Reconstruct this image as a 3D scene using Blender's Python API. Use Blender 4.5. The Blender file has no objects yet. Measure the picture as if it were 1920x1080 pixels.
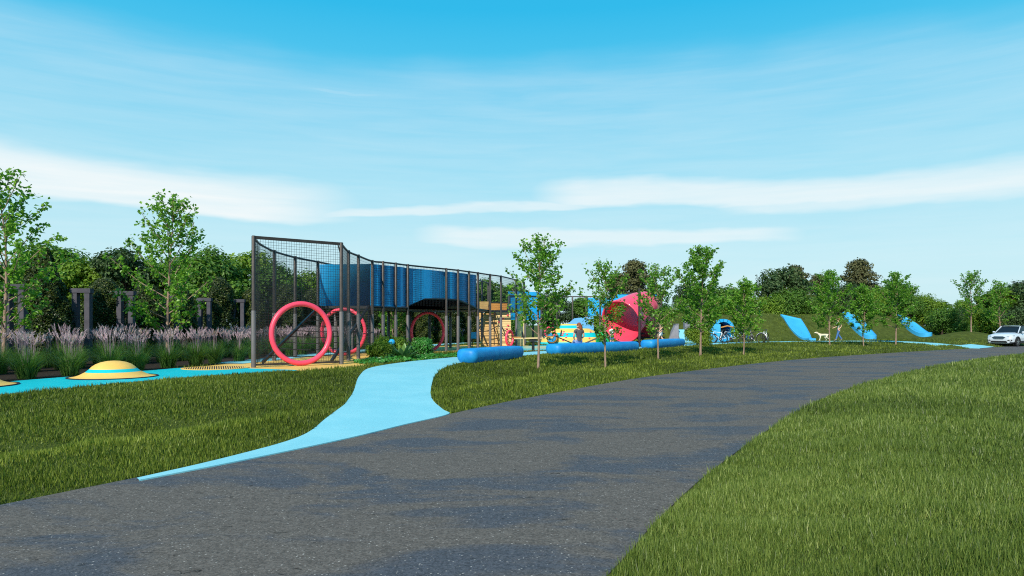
import bpy, bmesh, math, random
import numpy as np
from mathutils import Vector, Matrix

R = math.radians
PI = math.pi
scene = bpy.context.scene
COL = scene.collection

# ------------------------------------------------------------------ camera
cam_d = bpy.data.cameras.new('camera')
cam_d.sensor_width = 36.0
cam_d.lens = 24.0
cam_d.shift_y = 0.036
cam_d.clip_start = 0.1
cam_d.clip_end = 3000
cam = bpy.data.objects.new('camera', cam_d)
COL.objects.link(cam)
cam.location = (0, 0, 1.7)
cam.rotation_euler = (R(90), 0, 0)
scene.camera = cam

# ------------------------------------------------------------------ light
SUN_AZ = R(199)          # clockwise from +Y: behind the viewer, a little to the left
SUN_EL = R(36)
sun_d = bpy.data.lights.new('sun', 'SUN')
sun_d.energy = 4.4
sun_d.angle = R(0.6)
sun_d.color = (1.0, 0.93, 0.80)
sun = bpy.data.objects.new('sun', sun_d)
COL.objects.link(sun)
to_sun = Vector((math.sin(SUN_AZ)*math.cos(SUN_EL), math.cos(SUN_AZ)*math.cos(SUN_EL), math.sin(SUN_EL)))
sun.rotation_euler = (-to_sun).to_track_quat('-Z', 'Y').to_euler()
sun.location = (0, 0, 60)

scene.cycles.use_denoising = False
scene.cycles.filter_width = 1.1
scene.view_settings.view_transform = 'Standard'
scene.view_settings.look = 'None'
scene.view_settings.exposure = 0.35
scene.view_settings.gamma = 1.0
scene.view_settings.use_curve_mapping = False

# ------------------------------------------------------------------ world: sky with long cirrus streaks
world = bpy.data.worlds.new('World')
scene.world = world
world.use_nodes = True


class NT:
    """small helper around a node tree"""
    def __init__(self, nt):
        self.nt = nt
        nt.nodes.clear()

    def n(self, typ, **kw):
        nd = self.nt.nodes.new(typ)
        for k, v in kw.items():
            setattr(nd, k, v)
        return nd

    def put(self, sock, v):
        if v is None:
            return
        if isinstance(v, bpy.types.NodeSocket):
            self.nt.links.new(v, sock)
        else:
            if isinstance(v, (tuple, list)) and len(v) == 3 and len(sock.default_value) == 4:
                v = (*v, 1)
            sock.default_value = v

    def m(self, op, a, b=None, c=None, clamp=False):
        nd = self.n('ShaderNodeMath', operation=op, use_clamp=clamp)
        for i, v in enumerate((a, b, c)):
            self.put(nd.inputs[i], v)
        return nd.outputs[0]

    def sstep(self, x, lo, hi):
        nd = self.n('ShaderNodeMapRange', interpolation_type='SMOOTHSTEP')
        self.put(nd.inputs[0], x)
        nd.inputs[1].default_value = lo
        nd.inputs[2].default_value = hi
        return nd.outputs[0]

    def mix(self, f, a, b, blend='MIX'):
        nd = self.n('ShaderNodeMix', data_type='RGBA', blend_type=blend)
        self.put(nd.inputs[0], f)
        self.put(nd.inputs[6], a)
        self.put(nd.inputs[7], b)
        return nd.outputs[2]

    def noise(self, vec, scale, detail=3, rough=0.5, dist=0.0):
        nd = self.n('ShaderNodeTexNoise')
        if vec is not None:
            self.put(nd.inputs['Vector'], vec)
        nd.inputs['Scale'].default_value = scale
        nd.inputs['Detail'].default_value = detail
        nd.inputs['Roughness'].default_value = rough
        nd.inputs['Distortion'].default_value = dist
        return nd.outputs[0]

    def mapping(self, vec, scale=(1, 1, 1), loc=(0, 0, 0), rot=(0, 0, 0)):
        nd = self.n('ShaderNodeMapping')
        self.put(nd.inputs[0], vec)
        nd.inputs[1].default_value = loc
        nd.inputs[2].default_value = rot
        nd.inputs[3].default_value = scale
        return nd.outputs[0]

    def ramp(self, f, stops):
        nd = self.n('ShaderNodeValToRGB')
        e = nd.color_ramp.elements
        while len(e) < len(stops):
            e.new(0.5)
        for i, (p, c) in enumerate(stops):
            e[i].position = p
            e[i].color = (*c, 1)
        self.put(nd.inputs[0], f)
        return nd.outputs[0]


def build_world():
    t = NT(world.node_tree)
    geo = t.n('ShaderNodeTexCoord').outputs['Generated']
    sep = t.n('ShaderNodeSeparateXYZ')
    t.put(sep.inputs[0], geo)
    x, y, z = sep.outputs
    az = t.m('ARCTAN2', x, y)
    hor = t.m('SQRT', t.m('ADD', t.m('MULTIPLY', x, x), t.m('MULTIPLY', y, y)))
    el = t.m('DIVIDE', z, t.m('MAXIMUM', hor, 0.02))
    comb = t.n('ShaderNodeCombineXYZ')
    t.put(comb.inputs[0], az)
    t.put(comb.inputs[1], el)
    ae = comb.outputs[0]
    # clear sky: elevation gradient (the same all round) tinted over the physical sky
    sky = t.n('ShaderNodeTexSky', sky_type='NISHITA')
    sky.sun_disc = False
    sky.sun_elevation = SUN_EL
    sky.sun_rotation = SUN_AZ
    sky.air_density = 1.0
    sky.dust_density = 0.6
    sky.ozone_density = 2.0
    grad = t.ramp(el, [(0.0, (.57, .82, .88)), (0.10, (.46, .80, .90)), (0.20, (.27, .72, .90)),
                       (0.33, (.10, .60, .88)), (0.46, (.022, .50, .84)), (1.0, (.010, .34, .68))])
    grad = t.mix(1.0, grad, (8.0, 8.0, 8.0), 'MULTIPLY')
    base = t.mix(0.93, sky.outputs[0], grad)
    # streaks
    warp = t.m('SUBTRACT', t.noise(t.mapping(ae, (1.6, 7, 1)), 2.2, 4, 0.55), 0.5)
    fine = t.noise(t.mapping(ae, (2.2, 26, 1), rot=(0, 0, R(2))), 2.0, 6, 0.6, 0.4)
    elw = t.m('ADD', el, t.m('MULTIPLY', warp, 0.05))

    def band(a0, a1, e0, e1, up, dn, amt, soft=0.12, bow=0.0):
        # a streak between azimuths a0,a1 whose axis climbs from e0 to e1; sharp below, soft above
        s = t.m('DIVIDE', t.m('SUBTRACT', az, a0), a1-a0)
        ax = t.m('ADD', t.m('MULTIPLY', s, e1-e0), e0)
        if bow:
            ax = t.m('ADD', ax, t.m('MULTIPLY', t.m('MULTIPLY', s, t.m('SUBTRACT', s, 1.0)), bow))
        d = t.m('SUBTRACT', elw, ax)
        m1 = t.sstep(d, -dn, -dn*0.25)
        m2 = t.m('SUBTRACT', 1.0, t.sstep(d, up*0.25, up))
        ends = t.m('MULTIPLY', t.sstep(s, 0.0, soft), t.m('SUBTRACT', 1.0, t.sstep(s, 1-soft, 1.0)))
        return t.m('MULTIPLY', t.m('MULTIPLY', m1, m2), t.m('MULTIPLY', ends, amt))

    bands = [band(-1.2, -0.13, .232, .158, .075, .022, .95, .25, .10),
             band(-.40, .25, .152, .183, .014, .010, .70, .3),
             band(-.02, 1.3, .190, .140, .045, .020, .80, .10),
             band(.22, 1.4, .175, .130, .030, .022, .65, .12),
             band(-.19, .45, .128, .120, .022, .020, .70, .18),
             band(.35, 1.2, .225, .215, .035, .02, .25, .2),
             band(-.36, -.12, .33, .335, .006, .004, .3, .4),
             band(2.0, 4.2, .20, .25, .05, .03, .6, .3),
             band(-3.0, -1.6, .26, .20, .05, .03, .6, .3)]
    tot = bands[0]
    for b in bands[1:]:
        tot = t.m('MAXIMUM', tot, b)
    tot = t.m('MULTIPLY', tot, t.m('ADD', t.m('MULTIPLY', fine, 0.7), 0.60))
    # high veil below a wavering upper edge
    edge = t.m('ADD', t.m('MULTIPLY', t.m('SUBTRACT', t.noise(t.mapping(ae, (1.5, 0.5, 1), loc=(3.3, 0, 0)), 1.5, 2), 0.5), 0.10), .385)
    vd = t.m('SUBTRACT', edge, elw)
    veil = t.m('MULTIPLY', t.sstep(vd, -0.02, 0.05), t.m('ADD', t.m('MULTIPLY', fine, 0.42), 0.09))
    veil = t.m('MULTIPLY', veil, 0.75)
    mask = t.m('MAXIMUM', tot, veil)
    mask = t.m('MULTIPLY', mask, t.sstep(el, 0.0, 0.06), clamp=True)
    col = t.mix(mask, base, (7.0, 7.5, 7.6))
    bg = t.n('ShaderNodeBackground')
    t.put(bg.inputs[0], col)
    bg.inputs[1].default_value = 0.1
    out = t.n('ShaderNodeOutputWorld')
    t.nt.links.new(bg.outputs[0], out.inputs[0])


build_world()

# ------------------------------------------------------------------ materials
MATS = {}


def material(name, col, rough=0.6, col2=None, scale=6.0, bump=0.0, bscale=60.0, metal=0.0, spec=0.4,
             detail=4, coat=0.0, stretch=(1, 1, 1), alpha=None):
    m = bpy.data.materials.new(name)
    m.use_nodes = True
    t = NT(m.node_tree)
    p = t.n('ShaderNodeBsdfPrincipled')
    o = t.n('ShaderNodeOutputMaterial')
    t.nt.links.new(p.outputs[0], o.inputs[0])
    co = t.n('ShaderNodeTexCoord').outputs['Object']
    if stretch != (1, 1, 1):
        co = t.mapping(co, stretch)
    if col2 is not None:
        f = t.sstep(t.noise(co, scale, detail, 0.6), 0.35, 0.68)
        t.put(p.inputs['Base Color'], t.mix(f, col, col2))
    else:
        t.put(p.inputs['Base Color'], col)
    p.inputs['Roughness'].default_value = rough
    p.inputs['Metallic'].default_value = metal
    p.inputs['Specular IOR Level'].default_value = spec
    p.inputs['Coat Weight'].default_value = coat
    if bump:
        b = t.n('ShaderNodeBump')
        b.inputs['Strength'].default_value = bump
        b.inputs['Distance'].default_value = 0.02
        t.put(b.inputs['Height'], t.noise(co, bscale, 4, 0.6))
        t.put(p.inputs['Normal'], b.outputs[0])
    MATS[name] = m
    return m


def leaf_material(name, stops, trans=0.35, rough=0.5, spec=0.3):
    """foliage: the colour of each leaf drawn from a ramp by its own number"""
    m = bpy.data.materials.new(name)
    m.use_nodes = True
    t = NT(m.node_tree)
    at = t.n('ShaderNodeAttribute', attribute_name='rnd')
    oi = t.n('ShaderNodeObjectInfo').outputs['Random']
    f = t.m('ADD', t.m('MULTIPLY', at.outputs['Fac'], 0.86), t.m('MULTIPLY', oi, 0.14))
    col = t.ramp(f, stops)
    p = t.n('ShaderNodeBsdfPrincipled')
    t.put(p.inputs['Base Color'], col)
    p.inputs['Roughness'].default_value = rough
    p.inputs['Specular IOR Level'].default_value = spec
    tr = t.n('ShaderNodeBsdfTranslucent')
    t.put(tr.inputs[0], t.mix(1.0, col, (1.25, 1.3, 0.6), 'MULTIPLY'))
    mx = t.n('ShaderNodeMixShader')
    mx.inputs[0].default_value = trans
    t.nt.links.new(p.outputs[0], mx.inputs[1])
    t.nt.links.new(tr.outputs[0], mx.inputs[2])
    o = t.n('ShaderNodeOutputMaterial')
    t.nt.links.new(mx.outputs[0], o.inputs[0])
    MATS[name] = m
    return m


def asphalt_material():
    m = bpy.data.materials.new('asphalt')
    m.use_nodes = True
    t = NT(m.node_tree)
    co = t.n('ShaderNodeTexCoord').outputs['Object']
    p = t.n('ShaderNodeBsdfPrincipled')
    o = t.n('ShaderNodeOutputMaterial')
    t.nt.links.new(p.outputs[0], o.inputs[0])
    # broad blue-grey patches, lying across the road
    big = t.noise(t.mapping(co, (0.40, 0.85, 1), rot=(0, 0, R(8))), 1.0, 5, 0.66, 0.5)
    patch = t.sstep(big, 0.47, 0.60)
    mid = t.noise(co, 9.0, 5, 0.7)
    base = t.mix(mid, (.080, .068, .059), (.150, .130, .113))
    base = t.mix(t.m('MULTIPLY', patch, 0.8), base, (.060, .064, .080))
    # aggregate: pale specks and dark pits
    v = t.n('ShaderNodeTexVoronoi', feature='F1')
    t.put(v.inputs['Vector'], co)
    v.inputs['Scale'].default_value = 60
    cellr = t.n('ShaderNodeSeparateColor')
    t.put(cellr.inputs[0], v.outputs['Color'])
    chip = t.m('MULTIPLY', t.m('GREATER_THAN', cellr.outputs[0], 0.955), t.m('LESS_THAN', v.outputs['Distance'], 0.40))
    base = t.mix(t.m('MULTIPLY', chip, 0.8), base, (.34, .31, .28))
    tone = t.m('ADD', t.m('MULTIPLY', cellr.outputs[1], 0.6), 0.7)
    tn = t.n('ShaderNodeCombineColor')
    for i in range(3):
        t.put(tn.inputs[i], tone)
    base = t.mix(1.0, base, tn.outputs[0], 'MULTIPLY')
    pit = t.sstep(t.noise(t.mapping(co, (0.55, 1.5, 1), rot=(0, 0, R(-8))), 11, 6, 0.72, 1.2), 0.62, 0.70)
    base = t.mix(t.m('MULTIPLY', pit, 0.7), base, (.018, .016, .015))
    t.put(p.inputs['Base Color'], base)
    rg = t.m('SUBTRACT', 0.88, t.m('MULTIPLY', patch, 0.25))
    t.put(p.inputs['Roughness'], rg)
    p.inputs['Specular IOR Level'].default_value = 0.15
    b = t.n('ShaderNodeBump')
    b.inputs['Strength'].default_value = 0.9
    b.inputs['Distance'].default_value = 0.012
    h = t.m('SUBTRACT', t.m('ADD', t.m('MULTIPLY', mid, 0.6), t.m('MULTIPLY', t.noise(co, 70, 3, 0.6), 0.5)), t.m('MULTIPLY', pit, 0.9))
    t.put(b.inputs['Height'], h)
    t.put(p.inputs['Normal'], b.outputs[0])
    MATS['asphalt'] = m


asphalt_material()
material('turf', (.050, .066, .011), 0.9, (.078, .100, .018), 2.5, 0.9, 45, spec=0.1)
material('soil', (.020, .014, .010), 0.95, (.045, .032, .022), 14, 0.8, 40, spec=0.1)
material('light_blue_rubber', (.21, .54, .62), 0.6, (.25, .58, .65), 1.1, 0.15, 160, spec=0.35)
material('teal_rubber', (.002, .43, .48), 0.6, (.004, .46, .51), 2.0, 0.15, 160, spec=0.3)
material('yellow_rubber', (.80, .48, .115), 0.6, (.75, .44, .10), 3.0, 0.15, 160, spec=0.3)
material('dark_metal', (.036, .029, .026), 0.42, (.050, .040, .036), 5, 0.08, 60, metal=0.25)
material('sleeve_grey', (.095, .088, .090), 0.55, (.115, .105, .108), 4, 0.08, 60)
material('black_metal', (.012, .012, .014), 0.45, (.02, .02, .022), 5)
material('wire', (.022, .021, .022), 0.5)
material('pink_plastic', (.86, .065, .125), 0.38, (.80, .06, .115), 2.5, coat=0.15)
material('bench_blue', (.006, .19, .52), 0.5, (.012, .27, .62), 2.2, 0.03, 30)
material('panel_blue', (.004, .215, .47), 0.5, (.005, .245, .52), 3.0, 0.05, 80)
material('sky_panel_blue', (.01, .33, .70), 0.4, (.012, .36, .74), 3.0)
material('deck_dark', (.010, .011, .022), 0.7, (.016, .017, .03), 4)
material('slide_blue', (.045, .36, .68), 0.35, (.055, .40, .72), 1.5, coat=0.2)
material('timber', (.52, .33, .12), 0.65, (.42, .25, .085), 5, 0.3, 30, stretch=(1, 1, 9))
material('timber_pale', (.66, .49, .24), 0.65, (.56, .40, .18), 5, 0.3, 30, stretch=(1, 1, 9))
material('timber_orange', (.50, .22, .045), 0.6, (.44, .19, .04), 5, 0.2, 30)
material('rope', (.012, .012, .014), 0.9, (.025, .024, .024), 30, 0.6, 200)
material('concrete', (.060, .058, .074), 0.8, (.085, .082, .10), 3, 0.3, 50, spec=0.2)  # darkened grey: the shade the portals stand in is part of this colour
material('retaining', (.20, .20, .24), 0.8, (.25, .25, .29), 3, 0.3, 50)
material('bark', (.30, .21, .155), 0.85, (.19, .13, .095), 14, 0.7, 30, stretch=(1, 1, .25), spec=0.15)
material('bark_dark', (.085, .062, .048), 0.9, (.05, .036, .028), 9, 0.7, 30, stretch=(1, 1, .3), spec=0.1)
material('ball_blue', (.03, .42, .80), 0.3)
material('green_plastic', (.012, .36, .085), 0.4, (.016, .42, .10), 3)
material('skin', (.62, .36, .26), 0.55)
material('hair_auburn', (.24, .065, .022), 0.5, (.15, .04, .015), 20)
material('hair_brown', (.05, .03, .02), 0.55, (.08, .045, .028), 20)
material('shirt_grey', (.060, .055, .062), 0.85, (.08, .075, .08), 12)
material('shirt_pale', (.62, .66, .68), 0.85, (.55, .6, .62), 12)
material('shirt_sage', (.34, .36, .31), 0.85, (.27, .3, .26), 12)
material('shirt_taupe', (.33, .26, .20), 0.85, (.27, .21, .16), 12)
material('denim', (.06, .15, .36), 0.85, (.045, .11, .28), 14)
material('denim_pale', (.22, .34, .60), 0.85, (.18, .28, .52), 14)
material('shorts_white', (.75, .74, .72), 0.85)
material('shoe', (.12, .11, .11), 0.7)
material('cap_red', (.32, .09, .06), 0.8)
material('dog_coat', (.72, .62, .46), 0.85, (.60, .46, .30), 6)
material('car_paint', (.50, .55, .61), 0.22, coat=0.7, spec=0.5)
material('car_glass', (.010, .013, .016), 0.12, spec=0.25)
material('car_trim', (.014, .014, .015), 0.5)
material('chrome', (.55, .56, .58), 0.22, metal=0.9)
material('lamp_glass', (.42, .44, .46), 0.08, metal=0.3)
material('tyre', (.015, .015, .016), 0.85)
material('bike_silver', (.66, .69, .72), 0.3, metal=0.3)
material('bike_blue', (.03, .12, .50), 0.3)
material('bike_black', (.02, .02, .024), 0.4)
material('bike_white', (.7, .74, .78), 0.35)
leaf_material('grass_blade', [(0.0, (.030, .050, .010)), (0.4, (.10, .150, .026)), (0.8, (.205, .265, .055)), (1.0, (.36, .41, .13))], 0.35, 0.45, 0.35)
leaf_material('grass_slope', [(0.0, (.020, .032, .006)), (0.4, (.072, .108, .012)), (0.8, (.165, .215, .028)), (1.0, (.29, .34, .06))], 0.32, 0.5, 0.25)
leaf_material('leaf_bright', [(0.0, (.045, .135, .014)), (0.45, (.12, .28, .028)), (0.8, (.22, .42, .048)), (1.0, (.36, .54, .10))], 0.46, 0.4, 0.4)
leaf_material('leaf_mid', [(0.0, (.034, .095, .012)), (0.5, (.085, .185, .024)), (0.85, (.14, .26, .034)), (1.0, (.22, .34, .05))], 0.35, 0.5, 0.3)
leaf_material('leaf_light', [(0.0, (.075, .15, .012)), (0.5, (.15, .26, .024)), (0.85, (.22, .34, .032)), (1.0, (.31, .41, .05))], 0.38, 0.5, 0.3)
leaf_material('leaf_dark', [(0.0, (.018, .042, .013)), (0.5, (.044, .085, .026)), (0.85, (.078, .13, .040)), (1.0, (.125, .18, .06))], 0.22, 0.55, 0.3)
leaf_material('leaf_pine', [(0.0, (.040, .046, .018)), (0.5, (.095, .10, .042)), (0.85, (.155, .155, .065)), (1.0, (.23, .22, .10))], 0.15, 0.6, 0.2)
leaf_material('leaf_hedge', [(0.0, (.010, .020, .005)), (0.55, (.030, .054, .008)), (0.82, (.10, .13, .016)), (1.0, (.27, .27, .035))], 0.25, 0.45, 0.35)
leaf_material('leaf_lime', [(0.0, (.055, .10, .010)), (0.5, (.16, .25, .020)), (0.85, (.26, .36, .030)), (1.0, (.36, .44, .05))], 0.35, 0.5, 0.3)
leaf_material('leaf_ivy', [(0.0, (.030, .17, .030)), (0.5, (.060, .26, .040)), (1.0, (.13, .36, .07))], 0.35, 0.35, 0.4)
leaf_material('leaf_agave', [(0.0, (.045, .13, .050)), (0.6, (.10, .23, .08)), (1.0, (.26, .38, .05))], 0.25, 0.4, 0.4)
leaf_material('plume', [(0.0, (.30, .20, .28)), (0.5, (.52, .37, .46)), (1.0, (.80, .62, .66))], 0.4, 0.7, 0.2)
leaf_material('reed', [(0.0, (.030, .085, .014)), (0.5, (.075, .165, .028)), (0.9, (.13, .23, .045)), (1.0, (.22, .31, .08))], 0.35, 0.5, 0.3)

# ------------------------------------------------------------------ object helpers


def tag(o, label=None, cat=None, group=None, kind=None):
    if label:
        o['label'] = label
    if cat:
        o['category'] = cat
    if group:
        o['group'] = group
    if kind:
        o['kind'] = kind
    return o


def thing(name, label, cat, loc=(0, 0, 0), rz=0.0, group=None, scale=None):
    o = bpy.data.objects.new(name, None)
    o.empty_display_size = 0.2
    COL.objects.link(o)
    o.location = loc
    o.rotation_euler = (0, 0, rz)
    if scale is not None:
        o.scale = (scale,)*3 if not isinstance(scale, (tuple, list)) else scale
    return tag(o, label, cat, group)


def link(name, me, mat=None, parent=None, loc=None, rot=None):
    if mat is not None and len(me.materials) == 0:
        me.materials.append(MATS[mat])
    o = bpy.data.objects.new(name, me)
    COL.objects.link(o)
    if parent is not None:
        o.parent = parent
    if loc is not None:
        o.location = loc
    if rot is not None:
        o.rotation_euler = rot
    return o


def copy_tree(o, parent=None):
    c = o.copy()
    COL.objects.link(c)
    c.parent = parent
    for ch in o.children:
        copy_tree(ch, c)
    return c


def np_mesh(name, V, F, rnd=None, smooth=False):
    """mesh straight from arrays; F is (n,k)"""
    me = bpy.data.meshes.new(name)
    V = np.ascontiguousarray(V, dtype=np.float32)
    F = np.ascontiguousarray(F, dtype=np.int32)
    n, k = F.shape
    me.vertices.add(len(V))
    me.vertices.foreach_set('co', V.ravel())
    me.loops.add(n*k)
    me.loops.foreach_set('vertex_index', F.ravel())
    me.polygons.add(n)
    me.polygons.foreach_set('loop_start', np.arange(0, n*k, k, dtype=np.int32))
    me.polygons.foreach_set('use_smooth', np.full(n, smooth, dtype=bool))
    if rnd is not None:
        a = me.attributes.new('rnd', 'FLOAT', 'POINT')
        a.data.foreach_set('value', np.ascontiguousarray(rnd, dtype=np.float32))
    me.update(calc_edges=True)
    return me


class MB:
    """collects faces of ONE part"""
    def __init__(self):
        self.v = []
        self.f = []

    def box(self, c, s, rz=0.0, rot=None):
        sx, sy, sz = s[0]/2, s[1]/2, s[2]/2
        M = Matrix.Rotation(rz, 3, 'Z') if rot is None else rot
        i = len(self.v)
        for dx, dy, dz in ((-1, -1, -1), (1, -1, -1), (1, 1, -1), (-1, 1, -1), (-1, -1, 1), (1, -1, 1), (1, 1, 1), (-1, 1, 1)):
            p = M @ Vector((dx*sx, dy*sy, dz*sz))
            self.v.append((c[0]+p.x, c[1]+p.y, c[2]+p.z))
        for q in ((3, 2, 1, 0), (4, 5, 6, 7), (0, 1, 5, 4), (1, 2, 6, 5), (2, 3, 7, 6), (3, 0, 4, 7)):
            self.f.append(tuple(i+k for k in q))
        return self

    def beam(self, a, b, w, h=None):
        """rectangular bar from a to b"""
        a, b = Vector(a), Vector(b)
        h = h or w
        d = (b-a)
        L = d.length
        q = d.to_track_quat('X', 'Z').to_matrix()
        return self.box((a+b)/2, (L, w, h), rot=q)

    def tube(self, pts, rad, n=8, caps=True, closed=False):
        pts = [Vector(p) for p in pts]
        m = len(pts)
        if not isinstance(rad, (list, tuple)):
            rad = [rad]*m
        i0 = len(self.v)
        up = None
        for k, p in enumerate(pts):
            if closed:
                d = pts[(k+1) % m]-pts[k-1]
            else:
                d = pts[min(k+1, m-1)]-pts[max(k-1, 0)]
            d.normalize()
            if up is None:
                up = Vector((0, 0, 1)) if abs(d.z) < 0.9 else Vector((1, 0, 0))
            s = d.cross(up)
            if s.length < 1e-5:
                s = d.cross(Vector((0, 1, 0)))
            s.normalize()
            u = s.cross(d)
            up = u
            for j in range(n):
                a = 2*PI*j/n
                w = p + s*(math.cos(a)*rad[k]) + u*(math.sin(a)*rad[k])
                self.v.append(tuple(w))
        for k in range(m if closed else m-1):
            k2 = (k+1) % m
            for j in range(n):
                j2 = (j+1) % n
                self.f.append((i0+k*n+j, i0+k*n+j2, i0+k2*n+j2, i0+k2*n+j))
        if caps and not closed:
            self.f.append(tuple(i0+j for j in range(n))[::-1])
            self.f.append(tuple(i0+(m-1)*n+j for j in range(n)))
        return self

    def lathe(self, prof, n=24, c=(0, 0, 0), sy=1.0):
        i0 = len(self.v)
        m = len(prof)
        for r, z in prof:
            for j in range(n):
                a = 2*PI*j/n
                self.v.append((c[0]+r*math.cos(a), c[1]+r*math.sin(a)*sy, c[2]+z))
        for k in range(m-1):
            for j in range(n):
                j2 = (j+1) % n
                self.f.append((i0+k*n+j, i0+k*n+j2, i0+(k+1)*n+j2, i0+(k+1)*n+j))
        return self

    def grid(self, P):
        """P rows of points"""
        i0 = len(self.v)
        nr, nc = len(P), len(P[0])
        for row in P:
            self.v.extend(tuple(p) for p in row)
        for a in range(nr-1):
            for b in range(nc-1):
                self.f.append((i0+a*nc+b, i0+a*nc+b+1, i0+(a+1)*nc+b+1, i0+(a+1)*nc+b))
        return self

    def poly(self, pts):
        i0 = len(self.v)
        self.v.extend(tuple(p) for p in pts)
        self.f.append(tuple(range(i0, i0+len(pts))))
        return self

    def ball(self, c, r, n=10, m=7, s=(1, 1, 1)):
        i0 = len(self.v)
        for k in range(m+1):
            th = PI*k/m
            for j in range(n):
                a = 2*PI*j/n
                self.v.append((c[0]+r*s[0]*math.sin(th)*math.cos(a), c[1]+r*s[1]*math.sin(th)*math.sin(a), c[2]+r*s[2]*math.cos(th)))
        for k in range(m):
            for j in range(n):
                j2 = (j+1) % n
                self.f.append((i0+k*n+j, i0+(k+1)*n+j, i0+(k+1)*n+j2, i0+k*n+j2))
        return self

    def mesh(self, name, smooth=False, off=None, angle=None):
        me = bpy.data.meshes.new(name)
        v = self.v if off is None else [(a-off[0], b-off[1], c-off[2]) for a, b, c in self.v]
        me.from_pydata(v, [], self.f)
        bm = bmesh.new()
        bm.from_mesh(me)
        bmesh.ops.remove_doubles(bm, verts=bm.verts, dist=1e-5)
        bmesh.ops.recalc_face_normals(bm, faces=bm.faces)
        bm.to_mesh(me)
        bm.free()
        if smooth:
            for p in me.polygons:
                p.use_smooth = True
            try:
                me.set_sharp_from_angle(angle=R(angle or 42))
            except Exception:
                pass
        return me

    def build(self, name, mat, parent=None, smooth=False, world=False, angle=None, bevel=0.0):
        off = parent.matrix_basis.translation if (world and parent is not None) else None
        if world and parent is not None and parent.parent is not None:
            off = off + parent.parent.matrix_basis.translation
        me = self.mesh(name, smooth, off, angle)
        if bevel:
            bm = bmesh.new()
            bm.from_mesh(me)
            bmesh.ops.bevel(bm, geom=list(bm.edges), offset=bevel, segments=2, affect='EDGES', profile=0.6, clamp_overlap=True)
            bm.to_mesh(me)
            bm.free()
        return link(name, me, mat, parent)


def catmull(pts, n=8):
    pts = [np.array(p, dtype=float) for p in pts]
    P = [2*pts[0]-pts[1]] + pts + [2*pts[-1]-pts[-2]]
    out = []
    for i in range(1, len(P)-2):
        p0, p1, p2, p3 = P[i-1], P[i], P[i+1], P[i+2]
        for k in range(n):
            t = k/n
            out.append(0.5*((2*p1)+(-p0+p2)*t+(2*p0-5*p1+4*p2-p3)*t*t+(-p0+3*p1-3*p2+p3)*t**3))
    out.append(pts[-1])
    return np.array(out)


def seg_dist(X, Y, poly):
    """signed distance of points to an open polyline; positive to its left"""
    X = np.asarray(X, dtype=float)
    Y = np.asarray(Y, dtype=float)
    best = np.full(X.shape, 1e9)
    sgn = np.zeros(X.shape)
    for (ax, ay), (bx, by) in zip(poly[:-1], poly[1:]):
        dx, dy = bx-ax, by-ay
        L2 = dx*dx+dy*dy
        if L2 < 1e-12:
            continue
        t = np.clip(((X-ax)*dx+(Y-ay)*dy)/L2, 0, 1)
        ex, ey = X-(ax+t*dx), Y-(ay+t*dy)
        d = np.hypot(ex, ey)
        cr = dx*(Y-ay)-dy*(X-ax)
        upd = d < best
        best = np.where(upd, d, best)
        sgn = np.where(upd, np.sign(cr), sgn)
    return best*np.where(sgn == 0, 1, sgn)


def in_poly(X, Y, poly):
    X = np.asarray(X)
    Y = np.asarray(Y)
    ins = np.zeros(X.shape, dtype=bool)
    n = len(poly)
    for i in range(n):
        x1, y1 = poly[i]
        x2, y2 = poly[(i+1) % n]
        c = ((y1 > Y) != (y2 > Y)) & (X < (x2-x1)*(Y-y1)/((y2-y1) + 1e-12)+x1)
        ins ^= c
    return ins


def sm(t):
    t = np.clip(t, 0, 1)
    return t*t*(3-2*t)


# ------------------------------------------------------------------ plan of the place
ROAD_L = catmull([(-30, -40), (-16, -14), (-8.3, 0), (-4.85, 6.3), (-2.75, 10.0), (-1.25, 12.8), (.55, 16.1), (5.3, 23.4),
                  (14.1, 33.5), (24.2, 42.2), (36, 51.2), (44, 57), (62, 68), (110, 90)], 7)
ROAD_R = catmull([(-22, -42), (-8.6, -14), (-1.7, 0), (.65, 4.62), (1.24, 5.87), (2.38, 8.03), (4.75, 12), (7.7, 16.4),
                  (13.8, 23.9), (20.8, 31.4), (29.2, 38.9), (45, 50.5), (66, 62.5), (114, 84)], 7)
PATH_L = catmull([(-4.10, 7.46), (-3.65, 8.5), (-3.15, 10.07), (-3.14, 11.5), (-3.2, 12.9), (-3.27, 13.5), (-3.5, 15.1), (-4.0, 17.9), (-4.2, 20.5),
                  (-3.66, 23.4), (-2.3, 26.8), (-.3, 30), (1.8, 33.6), (6.4, 38.2), (10.5, 43.6), (15.5, 49.4), (20, 52.3),
                  (25, 54), (29.5, 54.6), (33.2, 53.4), (36.6, 51.8)], 5)
PATH_R = catmull([(-4.02, 7.36), (-3.35, 8.42), (-2.42, 10.1), (-1.80, 11.5), (-1.20, 12.80), (-1.36, 13.4), (-1.72, 14.6), (-2.0, 17), (-2.15, 19.5),
                  (-1.95, 22.2), (-1.0, 26.2), (.7, 28.6), (2.6, 32.4), (7.3, 37), (11.6, 42.6), (16.3, 48.2), (20.3, 50.9),
                  (25.3, 52.6), (29.7, 53), (31.8, 51.2), (33.3, 48.6)], 5)
TEAL = [(-14.5, 7.5), (-11.2, 10.2), (-9.4, 12.5), (-8.75, 14.7), (-8.15, 16.2), (-7.5, 17.5), (-6.9, 18.3), (-6.1, 18.9), (-6.15, 19.35), (-7.1, 19.8),
        (-7.9, 20.15), (-8.8, 20.8), (-9.8, 20.4), (-10.1, 19.4), (-10.5, 18.4), (-11.2, 16), (-12.2, 13.6), (-15.4, 9.5)]
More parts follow.
